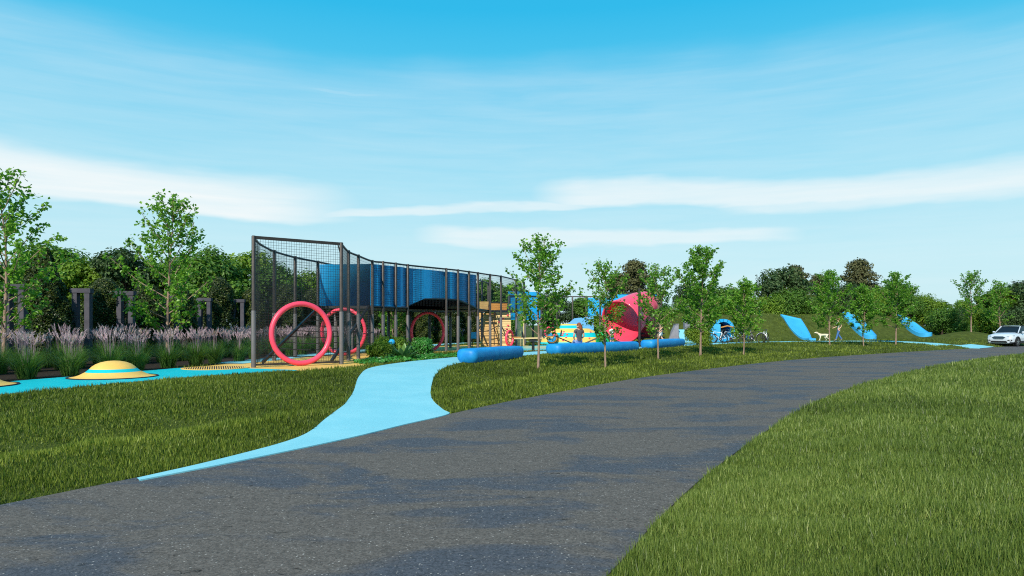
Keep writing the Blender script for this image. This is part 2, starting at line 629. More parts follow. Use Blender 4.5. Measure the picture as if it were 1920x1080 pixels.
YELLOW = [(-9.6, 20.6), (-8.6, 20.0), (-7.3, 19.5), (-6.3, 18.9), (-5.5, 19.5), (-4.75, 21.2), (-4.75, 22.4), (-5.35, 23.4), (-5.45, 25.0), (-5.4, 28),
          (-4.9, 29.8), (-2.5, 32.6), (-.6, 35.2), (.9, 39), (1.2, 42.5), (-1, 45), (-4, 41), (-6.9, 34.8), (-7.9, 30), (-8.7, 26.5), (-9.3, 23)]
BED = [(-10.1, 19.3), (-9.8, 21), (-9.2, 24), (-8.9, 28), (-8.2, 32), (-7.2, 35.5), (-9.5, 40), (-16, 40), (-17.5, 30), (-17.5, 15), (-16.5, 9), (-15.3, 9.4), (-12.1, 13.5), (-11.1, 16), (-10.4, 18.3)]
BERM = catmull([(14.5, 52.5), (19, 54.6), (24.4, 56.6), (32, 60.2), (40.5, 65.2), (44, 68)], 6)


PATH_MID = ((PATH_L+PATH_R)/2)[:48:2]


def ground(X, Y):
    """height of the ground"""
    X = np.asarray(X, dtype=float)
    Y = np.asarray(Y, dtype=float)
    tl = seg_dist(X, Y, ROAD_L)
    tr = -seg_dist(X, Y, ROAD_R)
    pd = np.abs(seg_dist(X, Y, PATH_MID))
    away = sm((pd-1.0)/1.6)
    zl = 0.21*sm(tl/1.5)*(.45+.55*away) + .115*sm(tl/4)*(1-away) - 0.15*np.exp(-((tl-2.25)/0.5)**2)*(tl > 0)*away + 0.19*sm((tl-2.2)/4.2)
    und = 0.06*np.sin(X*.55+1.0)*np.sin(Y*.43+X*.2)
    zr = 0.20*sm(tr/2.0) - 0.50*sm((tr-2.3)/5.0) + und*sm((tr-0.8)/3)
    z = np.where(tl > 0, zl, np.where(tr > 0, zr, 0.0))
    b = seg_dist(X, Y, BERM)
    along = (X-14.5)/(42.5-14.5)
    ends = sm((X-12.3)/2.6)*(1-sm((X-41.3)/4.6))
    bump = 1+0.035*np.sin(X*.9)+0.02*np.sin(X*2.3+Y)
    z = z + 2.22*sm(b/5.2)*ends*(1-sm((b-7)/7))*bump*(np.abs(b) < 30)
    z = z + 0.72*np.exp(-(((X-41.9)/3.0)**2+((Y-62.5)/2.4)**2))
    z = z + 0.18*sm((np.hypot(X, Y)-120)/200)
    return z


def gz(x, y):
    return float(ground(np.array([x]), np.array([y]))[0])


def build_ground():
    xs = np.concatenate([np.array([-900, -500, -280, -160, -100, -70, -50, -38]), np.arange(-30, 56, .36), np.array([60, 68, 80, 100, 140, 220, 400, 700, 1100])])
    ys = np.concatenate([np.array([-300, -120, -60, -30, -14, -6]), np.arange(-2, 80, .36), np.array([84, 92, 105, 125, 160, 220, 340, 600, 1000, 1600])])
    GX, GY = np.meshgrid(xs, ys)
    GZ = ground(GX.ravel(), GY.ravel())
    V = np.stack([GX.ravel(), GY.ravel(), GZ], 1)
    ny, nx = GX.shape
    i = np.arange(ny*nx).reshape(ny, nx)
    F = np.stack([i[:-1, :-1].ravel(), i[:-1, 1:].ravel(), i[1:, 1:].ravel(), i[1:, :-1].ravel()], 1)
    o = link('ground', np_mesh('ground', V, F, smooth=True), 'turf')
    tag(o, kind='structure')


build_ground()


def strip(name, A, B, mat, dz, nc=6, skirt=0.0, follow=True):
    """paved strip between two edge lines"""
    P = []
    for a, b in zip(A, B):
        row = []
        for k in range(nc+1):
            s = k/nc
            x, y = a[0]*(1-s)+b[0]*s, a[1]*(1-s)+b[1]*s
            row.append((x, y))
        P.append(row)
    arr = np.array(P)
    Z = ground(arr[..., 0].ravel(), arr[..., 1].ravel()).reshape(arr.shape[:2]) if follow else np.zeros(arr.shape[:2])
    rows = []
    for i in range(len(P)):
        row = [(arr[i, k, 0], arr[i, k, 1], Z[i, k]+dz) for k in range(nc+1)]
        if skirt:
            row = [(row[0][0], row[0][1], row[0][2]-skirt)] + row + [(row[-1][0], row[-1][1], row[-1][2]-skirt)]
        rows.append(row)
    mb = MB().grid(rows)
    me = mb.mesh(name, True, None, 50)
    # face up
    o = link(name, me, mat)
    return tag(o, kind='structure')


def resample(c, n):
    d = np.concatenate([[0], np.cumsum(np.hypot(*np.diff(c, axis=0).T))])
    s = np.linspace(0, d[-1], n)
    return np.stack([np.interp(s, d, c[:, 0]), np.interp(s, d, c[:, 1])], 1)


strip('road', ROAD_L, ROAD_R, 'asphalt', 0.014, 8, 0.05, follow=False)
strip('footpath', PATH_L, PATH_R, 'light_blue_rubber', 0.030, 8, 0.10)


def flat(name, poly, mat, dz, smoothn=4, skirt=0.05, kind='structure', parent=None):
    c = catmull(list(poly)+[poly[0]], smoothn)[:-1] if smoothn else np.array(poly)
    zz = ground(c[:, 0], c[:, 1])
    me = bpy.data.meshes.new(name)
    z0 = float(np.max(zz))
    bm = bmesh.new()
    vs = [bm.verts.new((p[0], p[1], max(zq, 0.398)+dz)) for p, zq in zip(c, zz)]
    f = bm.faces.new(vs)
    if f.normal.z < 0:
        f.normal_flip()
    r = bmesh.ops.extrude_edge_only(bm, edges=list(bm.edges))
    for e in r['geom']:
        if isinstance(e, bmesh.types.BMVert):
            e.co.z -= skirt
    bmesh.ops.triangulate(bm, faces=[f])
    bmesh.ops.recalc_face_normals(bm, faces=bm.faces)
    bm.to_mesh(me)
    bm.free()
    o = link(name, me, mat, parent)
    if kind:
        tag(o, kind=kind)
    return o


flat('planting_bed', BED, 'soil', 0.012)
flat('yellow_play_surface', YELLOW, 'yellow_rubber', 0.018)
flat('teal_play_surface', TEAL, 'teal_rubber', 0.024)
LOOP = catmull([(-9.4, 22.5), (-8.95, 25.5), (-8.45, 29), (-7.7, 32.5), (-6.8, 36), (-5.3, 41), (-4, 46), (-2.0, 50), (3, 52)], 6)


def offset_curve(c, w):
    t = np.gradient(c, axis=0)
    t /= np.linalg.norm(t, axis=1)[:, None]
    n = np.stack([-t[:, 1], t[:, 0]], 1)
    return c+n*w, c-n*w


la, lb = offset_curve(LOOP, .55)
strip('loop_path', la, lb, 'light_blue_rubber', 0.034, 2, 0.03)
SEESAW_PAD = [(.4, 33.0), (2.0, 34.4), (5.2, 38.2), (6.0, 42.5), (3.2, 43.5), (.8, 41), (-.1, 37)]
flat('seesaw_play_surface', SEESAW_PAD, 'teal_rubber', 0.026)
for k, (y0, w) in enumerate([(34.3, .35), (36.0, .5), (38.0, .5), (40.2, .6)]):
    x0, x1 = .55+.03*k, 1.9+(y0-34.4)*.75
    flat('yellow_stripe', [(x0, y0), (x0+.6, y0-.1), (x1-.4, y0+.1), (x1, y0+w*.5), (x1-.4, y0+w), (x0+.5, y0+w*.9), (x0+.1, y0+w*.7)], 'yellow_rubber', 0.032, 3, 0.01)

NO_GRASS = [TEAL, YELLOW, BED, SEESAW_PAD]


def paved(X, Y, margin=0.0):
    """True where nothing green grows"""
    tl = seg_dist(X, Y, ROAD_L)
    tr = -seg_dist(X, Y, ROAD_R)
    bad = (tl < 0.02+margin) & (tr < 0.02+margin)
    loop = np.concatenate([PATH_L, PATH_R[::-1]])
    bad |= in_poly(X, Y, loop)
    bad |= in_poly(X, Y, np.concatenate([la, lb[::-1]]))
    for p in NO_GRASS:
        c = catmull(list(p)+[p[0]], 4)[:-1]
        bad |= in_poly(X, Y, c)
    return bad

# ------------------------------------------------------------------ the big climbing frame
GZ0 = 0.40          # level of the playground
TOP = 4.38          # top of the posts
RAIL = 4.33
FRONT = [(-7.76, 20.5), (-5.55, 22.2), (-5.87, 24.5), (-5.85, 26.0), (-5.77, 28.2), (-5.42, 28.7), (-5.0, 29.35), (-4.6, 30.1), (-3.1, 32.2),
         (-2.6, 32.9), (-2.13, 33.8), (-1.73, 34.6), (-1.15, 35.9), (-.6, 37.0), (.25, 40.0), (.75, 42.5)]
BACK = [(-8.5, 24.4), (-8.45, 26.6), (-8.1, 28.5), (-7.8, 30.2), (-7.4, 31.7), (-6.9, 33.0), (-6.2, 34.3), (-5.3, 35.5), (-4.4, 36.5),
        (-3.4, 37.7), (-2.4, 39.2), (-1.8, 41.0), (-1.5, 43)]


def post_meshes(h, r, sl, rs):
    p = MB().tube([(0, 0, -.05), (0, 0, h-.02), (0, 0, h)], [r, r, r*.8], 14).mesh('post', True)
    s = MB().tube([(0, 0, -.02), (0, 0, sl-.012), (0, 0, sl)], [rs, rs, rs-.008], 14).mesh('sleeve', True)
    p.materials.append(MATS['dark_metal'])
    s.materials.append(MATS['sleeve_grey'])
    return p, s


POST_ME, SLEEVE_ME = post_meshes(TOP-GZ0, .060, 1.73, .072)


def add_post(parent, x, y, pm=None, smesh=None, z=GZ0):
    pm = pm or POST_ME
    p = link('post', pm, None, parent, Vector((x, y, z))-parent.location)
    if smesh is not False:
        link('sleeve', smesh or SLEEVE_ME, None, p)
    return p


frame = thing('climbing_gym', 'tall curved climbing frame of dark posts with mesh netting and blue raised tunnel', 'climbing frame', (-6, 26, GZ0))
for x, y in FRONT + BACK:
    add_post(frame, x, y)


def poly3(pts, z):
    return [(x, y, z) for x, y in pts]


front_c = catmull(FRONT[2:], 4)
MB().tube(poly3(catmull([FRONT[1]]+FRONT[2:], 4), RAIL), .038, 8).build('top_rail', 'dark_metal', frame, True, True)
MB().tube(poly3(catmull([FRONT[0], (-8.2, 22.2)]+BACK, 4), RAIL), .038, 8).build('top_rail', 'dark_metal', frame, True, True)
MB().beam((*FRONT[0], RAIL), (*FRONT[1], RAIL), .07, .09).build('top_rail', 'dark_metal', frame, False, True)
MB().beam((*FRONT[0], GZ0+.10), (*FRONT[1], GZ0+.10), .06, .06).build('bottom_rail', 'dark_metal', frame, False, True)
for a, b in ((FRONT[0], FRONT[1]),):
    d = Vector((b[0]-a[0], b[1]-a[1], 0)).normalized()
    MB().beam((b[0]-d.x*.12, b[1]-d.y*.12, RAIL-.02), (b[0]-d.x*.03, b[1]-d.y*.03, RAIL-.32), .03, .03).build('gusset', 'dark_metal', frame, False, True)


def net(name, line, z0, z1, parent, cell=.085, r=.0045, holes=(), mat='wire'):
    """woven wire net over a vertical sheet that follows a plan line; holes = [(u, z, radius)]"""
    c = resample(np.array(line, dtype=float), max(2, int(round(np.sum(np.hypot(*np.diff(np.array(line, dtype=float), axis=0).T))/.35))+1))
    d = np.concatenate([[0], np.cumsum(np.hypot(*np.diff(c, axis=0).T))])
    L = d[-1]

    def at(u):
        return np.interp(u, d, c[:, 0]), np.interp(u, d, c[:, 1])

    mb = MB()

    def spans(lo, hi, cut):
        cut = [q for q in cut if q[1] > q[0]]
        out = [(lo, hi)]
        for a, b in cut:
            nw = []
            for s, e in out:
                if b <= s or a >= e:
                    nw.append((s, e))
                else:
                    if a > s:
                        nw.append((s, a))
                    if b < e:
                        nw.append((b, e))
            out = nw
        return out

    def wire(p, q, rr):
        p, q = Vector(p), Vector(q)
        dd = (q-p)
        if dd.length < 1e-4:
            return
        dd.normalize()
        s = dd.cross(Vector((0.31, 0.87, 0.4)))
        s.normalize()
        u = s.cross(dd)
        i = len(mb.v)
        for w in (p, q):
            for k in range(3):
                a = 2*PI*k/3
                mb.v.append(tuple(w+s*rr*math.cos(a)+u*rr*math.sin(a)))
        for k in range(3):
            k2 = (k+1) % 3
            mb.f.append((i+k, i+k2, i+3+k2, i+3+k))

    nu = int(L/cell)
    for k in range(nu+1):
        u = (k+.5)*L/(nu+1)
        x, y = at(u)
        cut = [(hz-math.sqrt(hr*hr-(u-hu)**2), hz+math.sqrt(hr*hr-(u-hu)**2)) for hu, hz, hr in holes if abs(u-hu) < hr]
        for s, e in spans(z0, z1, cut):
            wire((x, y, s), (x, y, e), r)
    nz = int((z1-z0)/cell)
    for k in range(nz+1):
        z = z0+(k+.5)*(z1-z0)/(nz+1)
        cut = [(hu-math.sqrt(hr*hr-(z-hz)**2), hu+math.sqrt(hr*hr-(z-hz)**2)) for hu, hz, hr in holes if abs(z-hz) < hr]
        for s, e in spans(0, L, cut):
            us = [s] + [q for q in d if s < q < e] + [e]
            for a, b in zip(us[:-1], us[1:]):
                wire((*at(a), z), (*at(b), z), r*.9)
    m = bpy.data.meshes.new(name)
    off = parent.location
    m.from_pydata([(a-off[0], b-off[1], cc-off[2]) for a, b, cc in mb.v], [], mb.f)
    return tag(link(name, m, mat, parent), kind='stuff')


def ring(parent, c, rad, tube, yaw, name='ring', mat='pink_plastic', nseg=48):
    d = Vector((math.cos(yaw), math.sin(yaw), 0))
    pts = [Vector(c)+d*(rad*math.cos(2*PI*k/nseg))+Vector((0, 0, rad*math.sin(2*PI*k/nseg))) for k in range(nseg)]
    return MB().tube(pts, tube, 12, closed=True).build(name, mat, parent, True, parent is not None, 80)


# entrance face with its round opening
fdir = math.atan2(FRONT[1][1]-FRONT[0][1], FRONT[1][0]-FRONT[0][0])
fl = math.hypot(FRONT[1][0]-FRONT[0][0], FRONT[1][1]-FRONT[0][1])
ru = fl*.525
rc = (FRONT[0][0]+math.cos(fdir)*ru, FRONT[0][1]+math.sin(fdir)*ru, 1.43)
net('net', [FRONT[0], FRONT[1]], GZ0+.12, RAIL, frame, .080, .0052, [(ru, 1.43, .93)])
ring(frame, rc, .93, .082, fdir)
# side nets of the open cage
net('net', [FRONT[1], FRONT[2], FRONT[3], FRONT[4]], GZ0+.1, RAIL, frame, .10, .0042)
net('net', [FRONT[0], (-8.2, 22.2), BACK[0], BACK[1], BACK[2]], GZ0+.1, RAIL, frame, .10, .0042)
# cross net with the second opening
a, b = BACK[2], FRONT[4]
cl = math.hypot(b[0]-a[0], b[1]-a[1])
cyaw = math.atan2(b[1]-a[1], b[0]-a[0])
net('net', [a, b], GZ0+.1, 2.42, frame, .10, .0042, [(cl*.47, 1.43, .93)])
ring(frame, (a[0]+math.cos(cyaw)*cl*.47, a[1]+math.sin(cyaw)*cl*.47, 1.43), .93, .075, cyaw)
# third opening under the tunnel
ring(frame, (-4.12, 33.4, 1.36), .93, .072, R(40))
# upper nets outside and past the tunnel
net('net', catmull(FRONT[4:12], 3), 2.55, RAIL-.03, frame, .10, .0042)
net('net', catmull(FRONT[11:], 3), 2.5, RAIL-.03, frame, .10, .0048)

# the two stringers of the rope ramp and its rope rungs
MB().beam((-8.0, 21.9, .50), (-8.02, 28.4, 2.46), .07, .10).build('ramp_stringer', 'black_metal', frame, False, True)
MB().beam((-5.98, 22.6, .50), (-5.92, 28.2, 2.46), .07, .10).build('ramp_stringer', 'black_metal', frame, False, True)
rung = MB().tube([(-1.0, 0, 0), (0, 0, -.05), (1.0, 0, 0)], .018, 6).mesh('rung', True)
rung.materials.append(MATS['rope'])
for k in range(9):
    s = (k+.7)/9.5
    link('rung', rung, None, frame, Vector((-7.0, 22.2+6.2*s, .55+1.9*s))-frame.location)

# blue tunnel: front panels between the posts, each slightly bowed
PB = [2.50, 2.50, 2.50, 2.52, 2.92, 2.92, 2.62, 2.5]


def bowed_panel(parent, a, b, zb0, zb1, zt, bow, mat, n=8, extra=None, inset=0.10):
    a, b = np.array(a), np.array(b)
    t = (b-a)/np.linalg.norm(b-a)
    nr = np.array([t[1], -t[0]])
    P = []
    for s in np.linspace(0, 1, n+1):
        q = a*(1-s)+b*s - nr*inset + nr*bow*math.sin(PI*s)
        zb = zb0*(1-s)+zb1*s if extra is None else np.interp(s, *extra)
        P.append([(q[0], q[1], zb), (q[0], q[1], (zb+zt)/2), (q[0], q[1], zt)])
    mb = MB().grid(P)
    P2 = [[(x-nr[0]*.02, y-nr[1]*.02, z) for x, y, z in row] for row in P]
    mb.grid([row[::-1] for row in P2])
    return mb.build('tunnel_panel', mat, parent, True, True, 60)


for i in range(4, 11):
    ex = None
    zb0, zb1 = PB[i-4], PB[i-3]
    if i == 7:
        ex = ([0, .42, 1], [2.52, 2.90, 2.92])
    if i == 8:
        zb0, zb1 = 2.92, 2.92
    if i == 9:
        ex = ([0, .05, 1], [2.92, 2.92, 2.70])
    if i == 10:
        zb0, zb1 = 2.70, 2.5
    bowed_panel(frame, FRONT[i], FRONT[i+1], zb0, zb1, 4.22, .10, 'panel_blue', 10, ex)
for i in range(2, 9):
    bowed_panel(frame, BACK[i], BACK[i+1], 2.5, 2.5, 4.20, -.06, 'panel_blue', 6, None, -.1)
# twisted end wall of the tunnel facing the entrance
P = []
for s in np.linspace(0, 1, 17):
    row = []
    for h in np.linspace(0, 1, 11):
        x = -8.02+2.2*s
        rec = 3.2*(s**1.3)*(1-h)**1.15 + 0.25*math.sin(PI*s)*(1-h)
        row.append((x, 28.45-.25*s+rec, 2.48+1.74*h))
    P.append(row)
MB().grid(P).build('tunnel_end_wall', 'panel_blue', frame, True, True, 80)
# deck slab, edge beams, soffit
deck = MB()
fr = resample(np.array(FRONT[4:12]), 14)
bk = resample(np.array(BACK[2:9]), 14)
deck.grid([[(*p, 2.47), (*q, 2.47)] for p, q in zip(fr, bk)]).grid([[(*q, 2.40), (*p, 2.40)] for p, q in zip(fr, bk)])
deck.build('deck', 'deck_dark', frame, False, True)
MB().tube([(*p, 2.44) for p in catmull(FRONT[4:8], 3)], .05, 6).build('edge_beam', 'black_metal', frame, False, True)
MB().tube([(*p, 2.40) for p in catmull(BACK[2:10], 3)], .05, 6).build('edge_beam', 'black_metal', frame, False, True)
MB().tube([(-4.0, 31.0, 2.88), (-3.1, 32.25, 2.91), (-2.6, 32.95, 2.90), (-2.13, 33.85, 2.70), (-1.73, 34.65, 2.49), (-1.2, 36.0, 2.45)], .05, 6).build('edge_beam', 'black_metal', frame, False, True)
MB().beam((-8.02, 28.45, 2.44), (-5.8, 28.25, 2.44), .09, .1).build('edge_beam', 'black_metal', frame, False, True)
MB().grid([[(-4.6, 30.2, 2.52), (-7.0, 32.9, 2.44)], [(-3.98, 31.06, 2.89), (-6.1, 34.2, 2.44)], [(-3.1, 32.3, 2.90), (-5.2, 35.4, 2.44)], [(-2.6, 33.0, 2.89), (-4.3, 36.4, 2.44)], [(-2.13, 33.9, 2.69), (-3.4, 37.6, 2.44)], [(-1.73, 34.7, 2.49), (-2.6, 38.6, 2.44)]]).build('soffit', 'deck_dark', frame, False, True)
# floor from the tunnel to the tower
MB().beam((-1.75, 34.7, 2.44), (.2, 40.0, 2.44), .08, .08).build('edge_beam', 'black_metal', frame, False, True)
MB().tube([(-3.4, 37.7, 3.55), (-2.4, 39.2, 3.55), (-1.8, 41, 3.5)], .03, 6).build('handrail', 'black_metal', frame, True, True)

# ------------------------------------------------------------------ timber climbing tower
tower = thing('climbing_tower', 'timber climbing tower with leaning plank walls, pink holds and black rope net', 'climbing tower', (-.8, 41.2, GZ0))


def plank_wall(parent, name, p0, p1, p2, p3, n, mat, thick=.05):
    """p0,p1 lower edge; p2,p3 upper edge (p2 above p1); planks are parts of the wall panel"""
    p0, p1, p2, p3 = [Vector(p) for p in (p0, p1, p2, p3)]
    nr = (p1-p0).cross(p3-p0).normalized()
    back = MB()
    q = [p - nr*thick*.6 for p in (p0, p1, p2, p3)]
    q2 = [p - nr*thick*1.1 for p in (p0, p1, p2, p3)]
    back.poly(q).poly(q2[::-1])
    for i in range(4):
        j = (i+1) % 4
        back.poly([q[i], q2[i], q2[j], q[j]])
    w = back.build(name, mat, parent, False, True)
    rnd = random.Random(n)
    for k in range(n):
        a, b = k/n+.004, (k+1)/n-.006
        c = [p0.lerp(p3, a), p1.lerp(p2, a), p1.lerp(p2, b), p0.lerp(p3, b)]
        pr = nr*rnd.uniform(0, .008)
        mb = MB()
        lo = [x-nr*thick*.59+pr for x in c]
        hi = [x+pr for x in c]
        mb.poly(hi).poly(lo[::-1])
        for i in range(4):
            j = (i+1) % 4
            mb.poly([hi[i], lo[i], lo[j], hi[j]])
        pl = mb.build('plank', mat, w, False, False)
        pl.data.transform(Matrix.Translation(-Vector(parent.location)))
    return w, nr


TY = 41.0
w1, n1 = plank_wall(tower, 'climbing_wall', (-1.85, TY-.2, .45), (-.72, TY-.1, .45), (-1.0, TY+.55, 2.45), (-2.15, TY+.45, 2.45), 14, 'timber')
w2, n2 = plank_wall(tower, 'climbing_wall', (-.68, TY-.25, .45), (-.02, TY-.2, .45), (-.1, TY+.1, 2.48), (-1.0, TY+.05, 2.48), 14, 'timber_pale')
w3, n3 = plank_wall(tower, 'side_wall', (.28, TY-.6, .45), (.72, TY-.5, .45), (.72, TY-.5, 2.35), (.28, TY-.6, 2.35), 4, 'timber_pale')
w4, n4 = plank_wall(tower, 'parapet', (-2.05, TY-.6, 2.60), (-1.45, TY-.5, 2.60), (-1.38, TY-.5, 3.08), (-2.05, TY-.6, 3.08), 4, 'timber')
w5, n5 = plank_wall(tower, 'parapet', (-1.42, TY-.4, 2.58), (-.32, TY-.3, 2.58), (-.28, TY-.3, 3.0), (-1.38, TY-.4, 3.0), 3, 'timber_orange')
MB().beam((-2.4, TY-.7, 2.52), (.35, TY-.5, 2.52), .10, .09).build('beam', 'black_metal', tower, False, True)
MB().beam((-1.4, TY-.42, 3.04), (-.28, TY-.32, 3.04), .07, .05).build('beam', 'black_metal', tower, False, True)
MB().grid([[(-2.3, TY+.4, 2.50), (-2.2, TY+2.2, 2.50)], [(.3, TY+.2, 2.50), (.4, TY+2.4, 2.50)]]).build('platform', 'deck_dark', tower, False, True)
for p, q in (((-2.3, TY-.75, 2.5), (-1.45, TY-.75, .45)), ((-1.25, TY-.7, 2.2), (-.75, TY-.7, .5)), ((-1.0, TY-.7, 2.5), (-.3, TY-.7, .9)),
             ((-1.05, TY-.72, 2.5), (-1.05, TY-.72, .5)), ((-1.9, TY-.72, 1.05), (.2, TY-.68, 1.05))):
    MB().tube([p, q], .028, 6).build('rope', 'rope', tower, True, True)
for pts in ([(-2.0, TY-.74, 1.30), (-1.4, TY-.72, 1.36), (-.8, TY-.7, 1.66)], [(-.8, TY-.7, 1.66), (-.5, TY-.7, 1.42), (-.15, TY-.7, 1.25), (.2, TY-.7, 1.18)]):
    MB().tube([tuple(p) for p in catmull(pts, 4)], .03, 6).build('rope', 'rope', tower, True, True)
rh = random.Random(5)
hold = MB().ball((0, 0, 0), .06, 8, 5, (1.1, .6, .8)).mesh('climbing_hold', True)
hold.materials.append(MATS['pink_plastic'])
for k in range(9):
    s, h = rh.uniform(.15, .85), .1+.1*k
    p = Vector((-.68, TY-.25, .45)).lerp(Vector((-.02, TY-.2, .45)), s).lerp(Vector((-1.0, TY+.05, 2.48)).lerp(Vector((-.1, TY+.1, 2.48)), s), h)
    link('climbing_hold', hold, None, tower, p-Vector((0, .06, 0))-tower.location)
ring(tower, (-.14, TY-.95, .92), .44, .07, R(63))

# ------------------------------------------------------------------ lower far walkway with blue panels
walk = thing('raised_walkway', 'far raised walkway with blue panels and dark posts behind the lawn trees', 'walkway', (5, 47, GZ0))
WLK = [(-.2, 45.6), (.9, 46.3), (2.0, 46.9), (3.1, 47.2), (4.2, 47.4), (5.2, 47.4), (6.1, 47.3), (6.9, 47.1), (7.7, 46.7), (8.6, 46.2), (9.5, 45.6)]
pm2, sm2 = post_meshes(3.3, .055, 1.5, .066)
for x, y in WLK:
    add_post(walk, x, y, pm2, sm2)
for x, y in [(1.5, 48.6), (3.4, 49), (5.3, 49.1), (7.2, 48.8), (9.2, 48.0)]:
    add_post(walk, x, y, pm2, sm2)
MB().tube(poly3(catmull(WLK, 3), 3.66), .04, 6).build('top_rail', 'dark_metal', walk, True, True)
for i in range(len(WLK)-1):
    if i in (2, 3, 4):
        continue
    bowed_panel(walk, WLK[i], WLK[i+1], 2.05 if i < 2 else 2.35, 2.05 if i < 2 else 2.35, 3.95 if i < 2 else 3.58, .05, 'sky_panel_blue' if i != 0 else 'panel_blue', 4)
MB().grid([[(*p, 2.2), (p[0]+.2, p[1]+1.8, 2.2)] for p in WLK]).build('deck', 'deck_dark', walk, False, True)
# slanted blue flank below the open bays
MB().grid([[(3.2, 46.9, 1.25), (4.3, 47.1, 2.15)], [(5.6, 46.6, 1.2), (5.6, 47.0, 2.3)]]).build('slanted_panel', 'panel_blue', walk, False, True)
MB().grid([[(3.0, 46.6, .45), (3.2, 46.85, 1.24)], [(5.6, 46.3, .45), (5.6, 46.55, 1.19)]]).build('slanted_panel', 'panel_blue', walk, False, True)

# ------------------------------------------------------------------ pink funnel slide
slide = thing('tube_slide', 'giant pink funnel tube slide with a wide round mouth', 'slide', (6.8, 42, GZ0))
axis = [Vector(p) for p in ((6.68, 41.7, 1.90), (7.05, 42.2, 2.15), (7.55, 42.8, 2.45), (8.0, 43.4, 2.72), (8.4, 43.95, 2.90), (8.70, 44.35, 3.0))]
rads = [1.33, 1.25, 1.15, 1.06, .98, .92]
body = MB()
fwd = Vector((.60, .68, .34)).normalized()
rows = []
for p, r in zip(axis, rads):
    s = fwd.cross(Vector((0, 0, 1))).normalized()
    u = s.cross(fwd)
    rows.append([tuple(p+s*r*math.cos(2*PI*j/40)+u*r*math.sin(2*PI*j/40)) for j in range(41)])
body.grid(rows)
rows2 = [[tuple(Vector(q)+(p-Vector(q)).normalized()*.035) for q in row] for p, row in zip(axis, rows)]
body.grid(rows2[::-1])
body.build('funnel', 'pink_plastic', slide, True, True, 70)
lip = [Vector(q) for q in rows[0][:-1]]
MB().tube(lip, .055, 8, closed=True).build('lip', 'pink_plastic', slide, True, True, 80)
MB().tube([(8.55, 43.9, 2.2), (8.75, 44.2, 1.75), (8.7, 44.6, 1.3), (8.4, 45.2, 1.1)], [.5, .55, .5, .42], 16).build('lower_tube', 'pink_plastic', slide, True, True, 70)
for (x, y, h) in ((7.52, 40.3, 3.45), (9.55, 43.6, 3.5), (9.0, 42.9, 2.3)):
    MB().tube([(x, y, GZ0-.02), (x, y, GZ0+h)], .07, 10).build('post', 'dark_metal', slide, True, True)
for a, b, z0, z1 in (((6.9, 44.6), (8.2, 44.9), 3.25, 3.78), ((8.35, 44.9), (9.75, 44.6), 3.2, 3.78)):
    MB().box(((a[0]+b[0])/2, (a[1]+b[1])/2+.9, (z0+z1)/2), (b[0]-a[0], .06, z1-z0)).build('guard_panel', 'sky_panel_blue', slide, False, True)
MB().beam((6.8, 45.6, 3.82), (9.85, 45.5, 3.82), .07, .07).build('top_rail', 'dark_metal', slide, False, True)
for k in range(5):
    MB().box((8.9+.001*k, 44.1, .62+.26*k), (1.9, .05, .09)).build('slat', 'deck_dark', slide, False, True)

# ------------------------------------------------------------------ striped climbing mound
hull = thing('striped_mound', 'yellow and teal striped climbing mound with round tunnel and pink holds', 'play mound', (3.75, 45.2, GZ0))
HX = [(-2.1, 0), (-1.75, .42), (-1.15, .9), (-.75, 1.36), (.55, 1.36), (.95, 1.12), (1.35, 1.06), (1.75, .86), (2.05, .45), (2.2, 0)]
LV = [0.0, .18, .50, .80, 1.06, 1.27, 1.36]
LM = ['teal_rubber', 'yellow_rubber', 'teal_rubber', 'yellow_rubber', 'teal_rubber', 'yellow_rubber']


def hull_half(z):
    xs = [x for x, _ in HX]
    zs = [h for _, h in HX]
    lo = np.interp(z, zs[:4], xs[:4])
    hi = np.interp(-z, [-q for q in zs[4:]], xs[4:])
    return lo, hi


for li in range(len(LM)):
    mb = MB()
    rings_ = []
    for z in np.linspace(LV[li], LV[li+1], 4):
        lo, hi = hull_half(min(z, 1.355))
        dep = 1.3*(1-.72*(z/1.36)**1.4)
        cx, hw = (lo+hi)/2, (hi-lo)/2
        row = []
        for j in range(33):
            a = 2*PI*j/32
            ca, sa = math.cos(a), math.sin(a)
            ex = 2/3.2
            row.append((3.75+cx+hw*math.copysign(abs(ca)**ex, ca), 45.2+dep*math.copysign(abs(sa)**ex, sa), GZ0+z))
        rings_.append(row)
    mb.grid(rings_)
    if li == len(LM)-1:
        mb.poly(rings_[-1][:-1])
    mb.build('stripe', LM[li], hull, True, True, 50)
tn = MB().tube([(2.55, 43.75, .90), (2.66, 44.2, .90)], .36, 20)
tn.build('tunnel_mouth', 'timber_orange', hull, True, True)
MB().tube([(2.53, 43.70, .90), (2.545, 43.76, .90)], .30, 20).build('tunnel_hole', 'panel_blue', hull, True, True)
ring(hull, (2.42, 43.6, 1.22), .33, .05, R(10), 'handle')
for k in range(10):
    x = rh.uniform(3.0, 5.3)
    z = rh.uniform(.3, 1.0)
    lo, hi = hull_half(z)
    dep = 1.3*(1-.72*(z/1.36)**1.4)
    cx, hw = (lo+hi)/2, (hi-lo)/2
    cc = max(0.0, 1-abs((x-3.75-cx)/hw)**3.2)**(1/3.2)
    link('climbing_hold', hold, None, hull, Vector((x, 45.2-dep*cc-.02, GZ0+z))-hull.location)

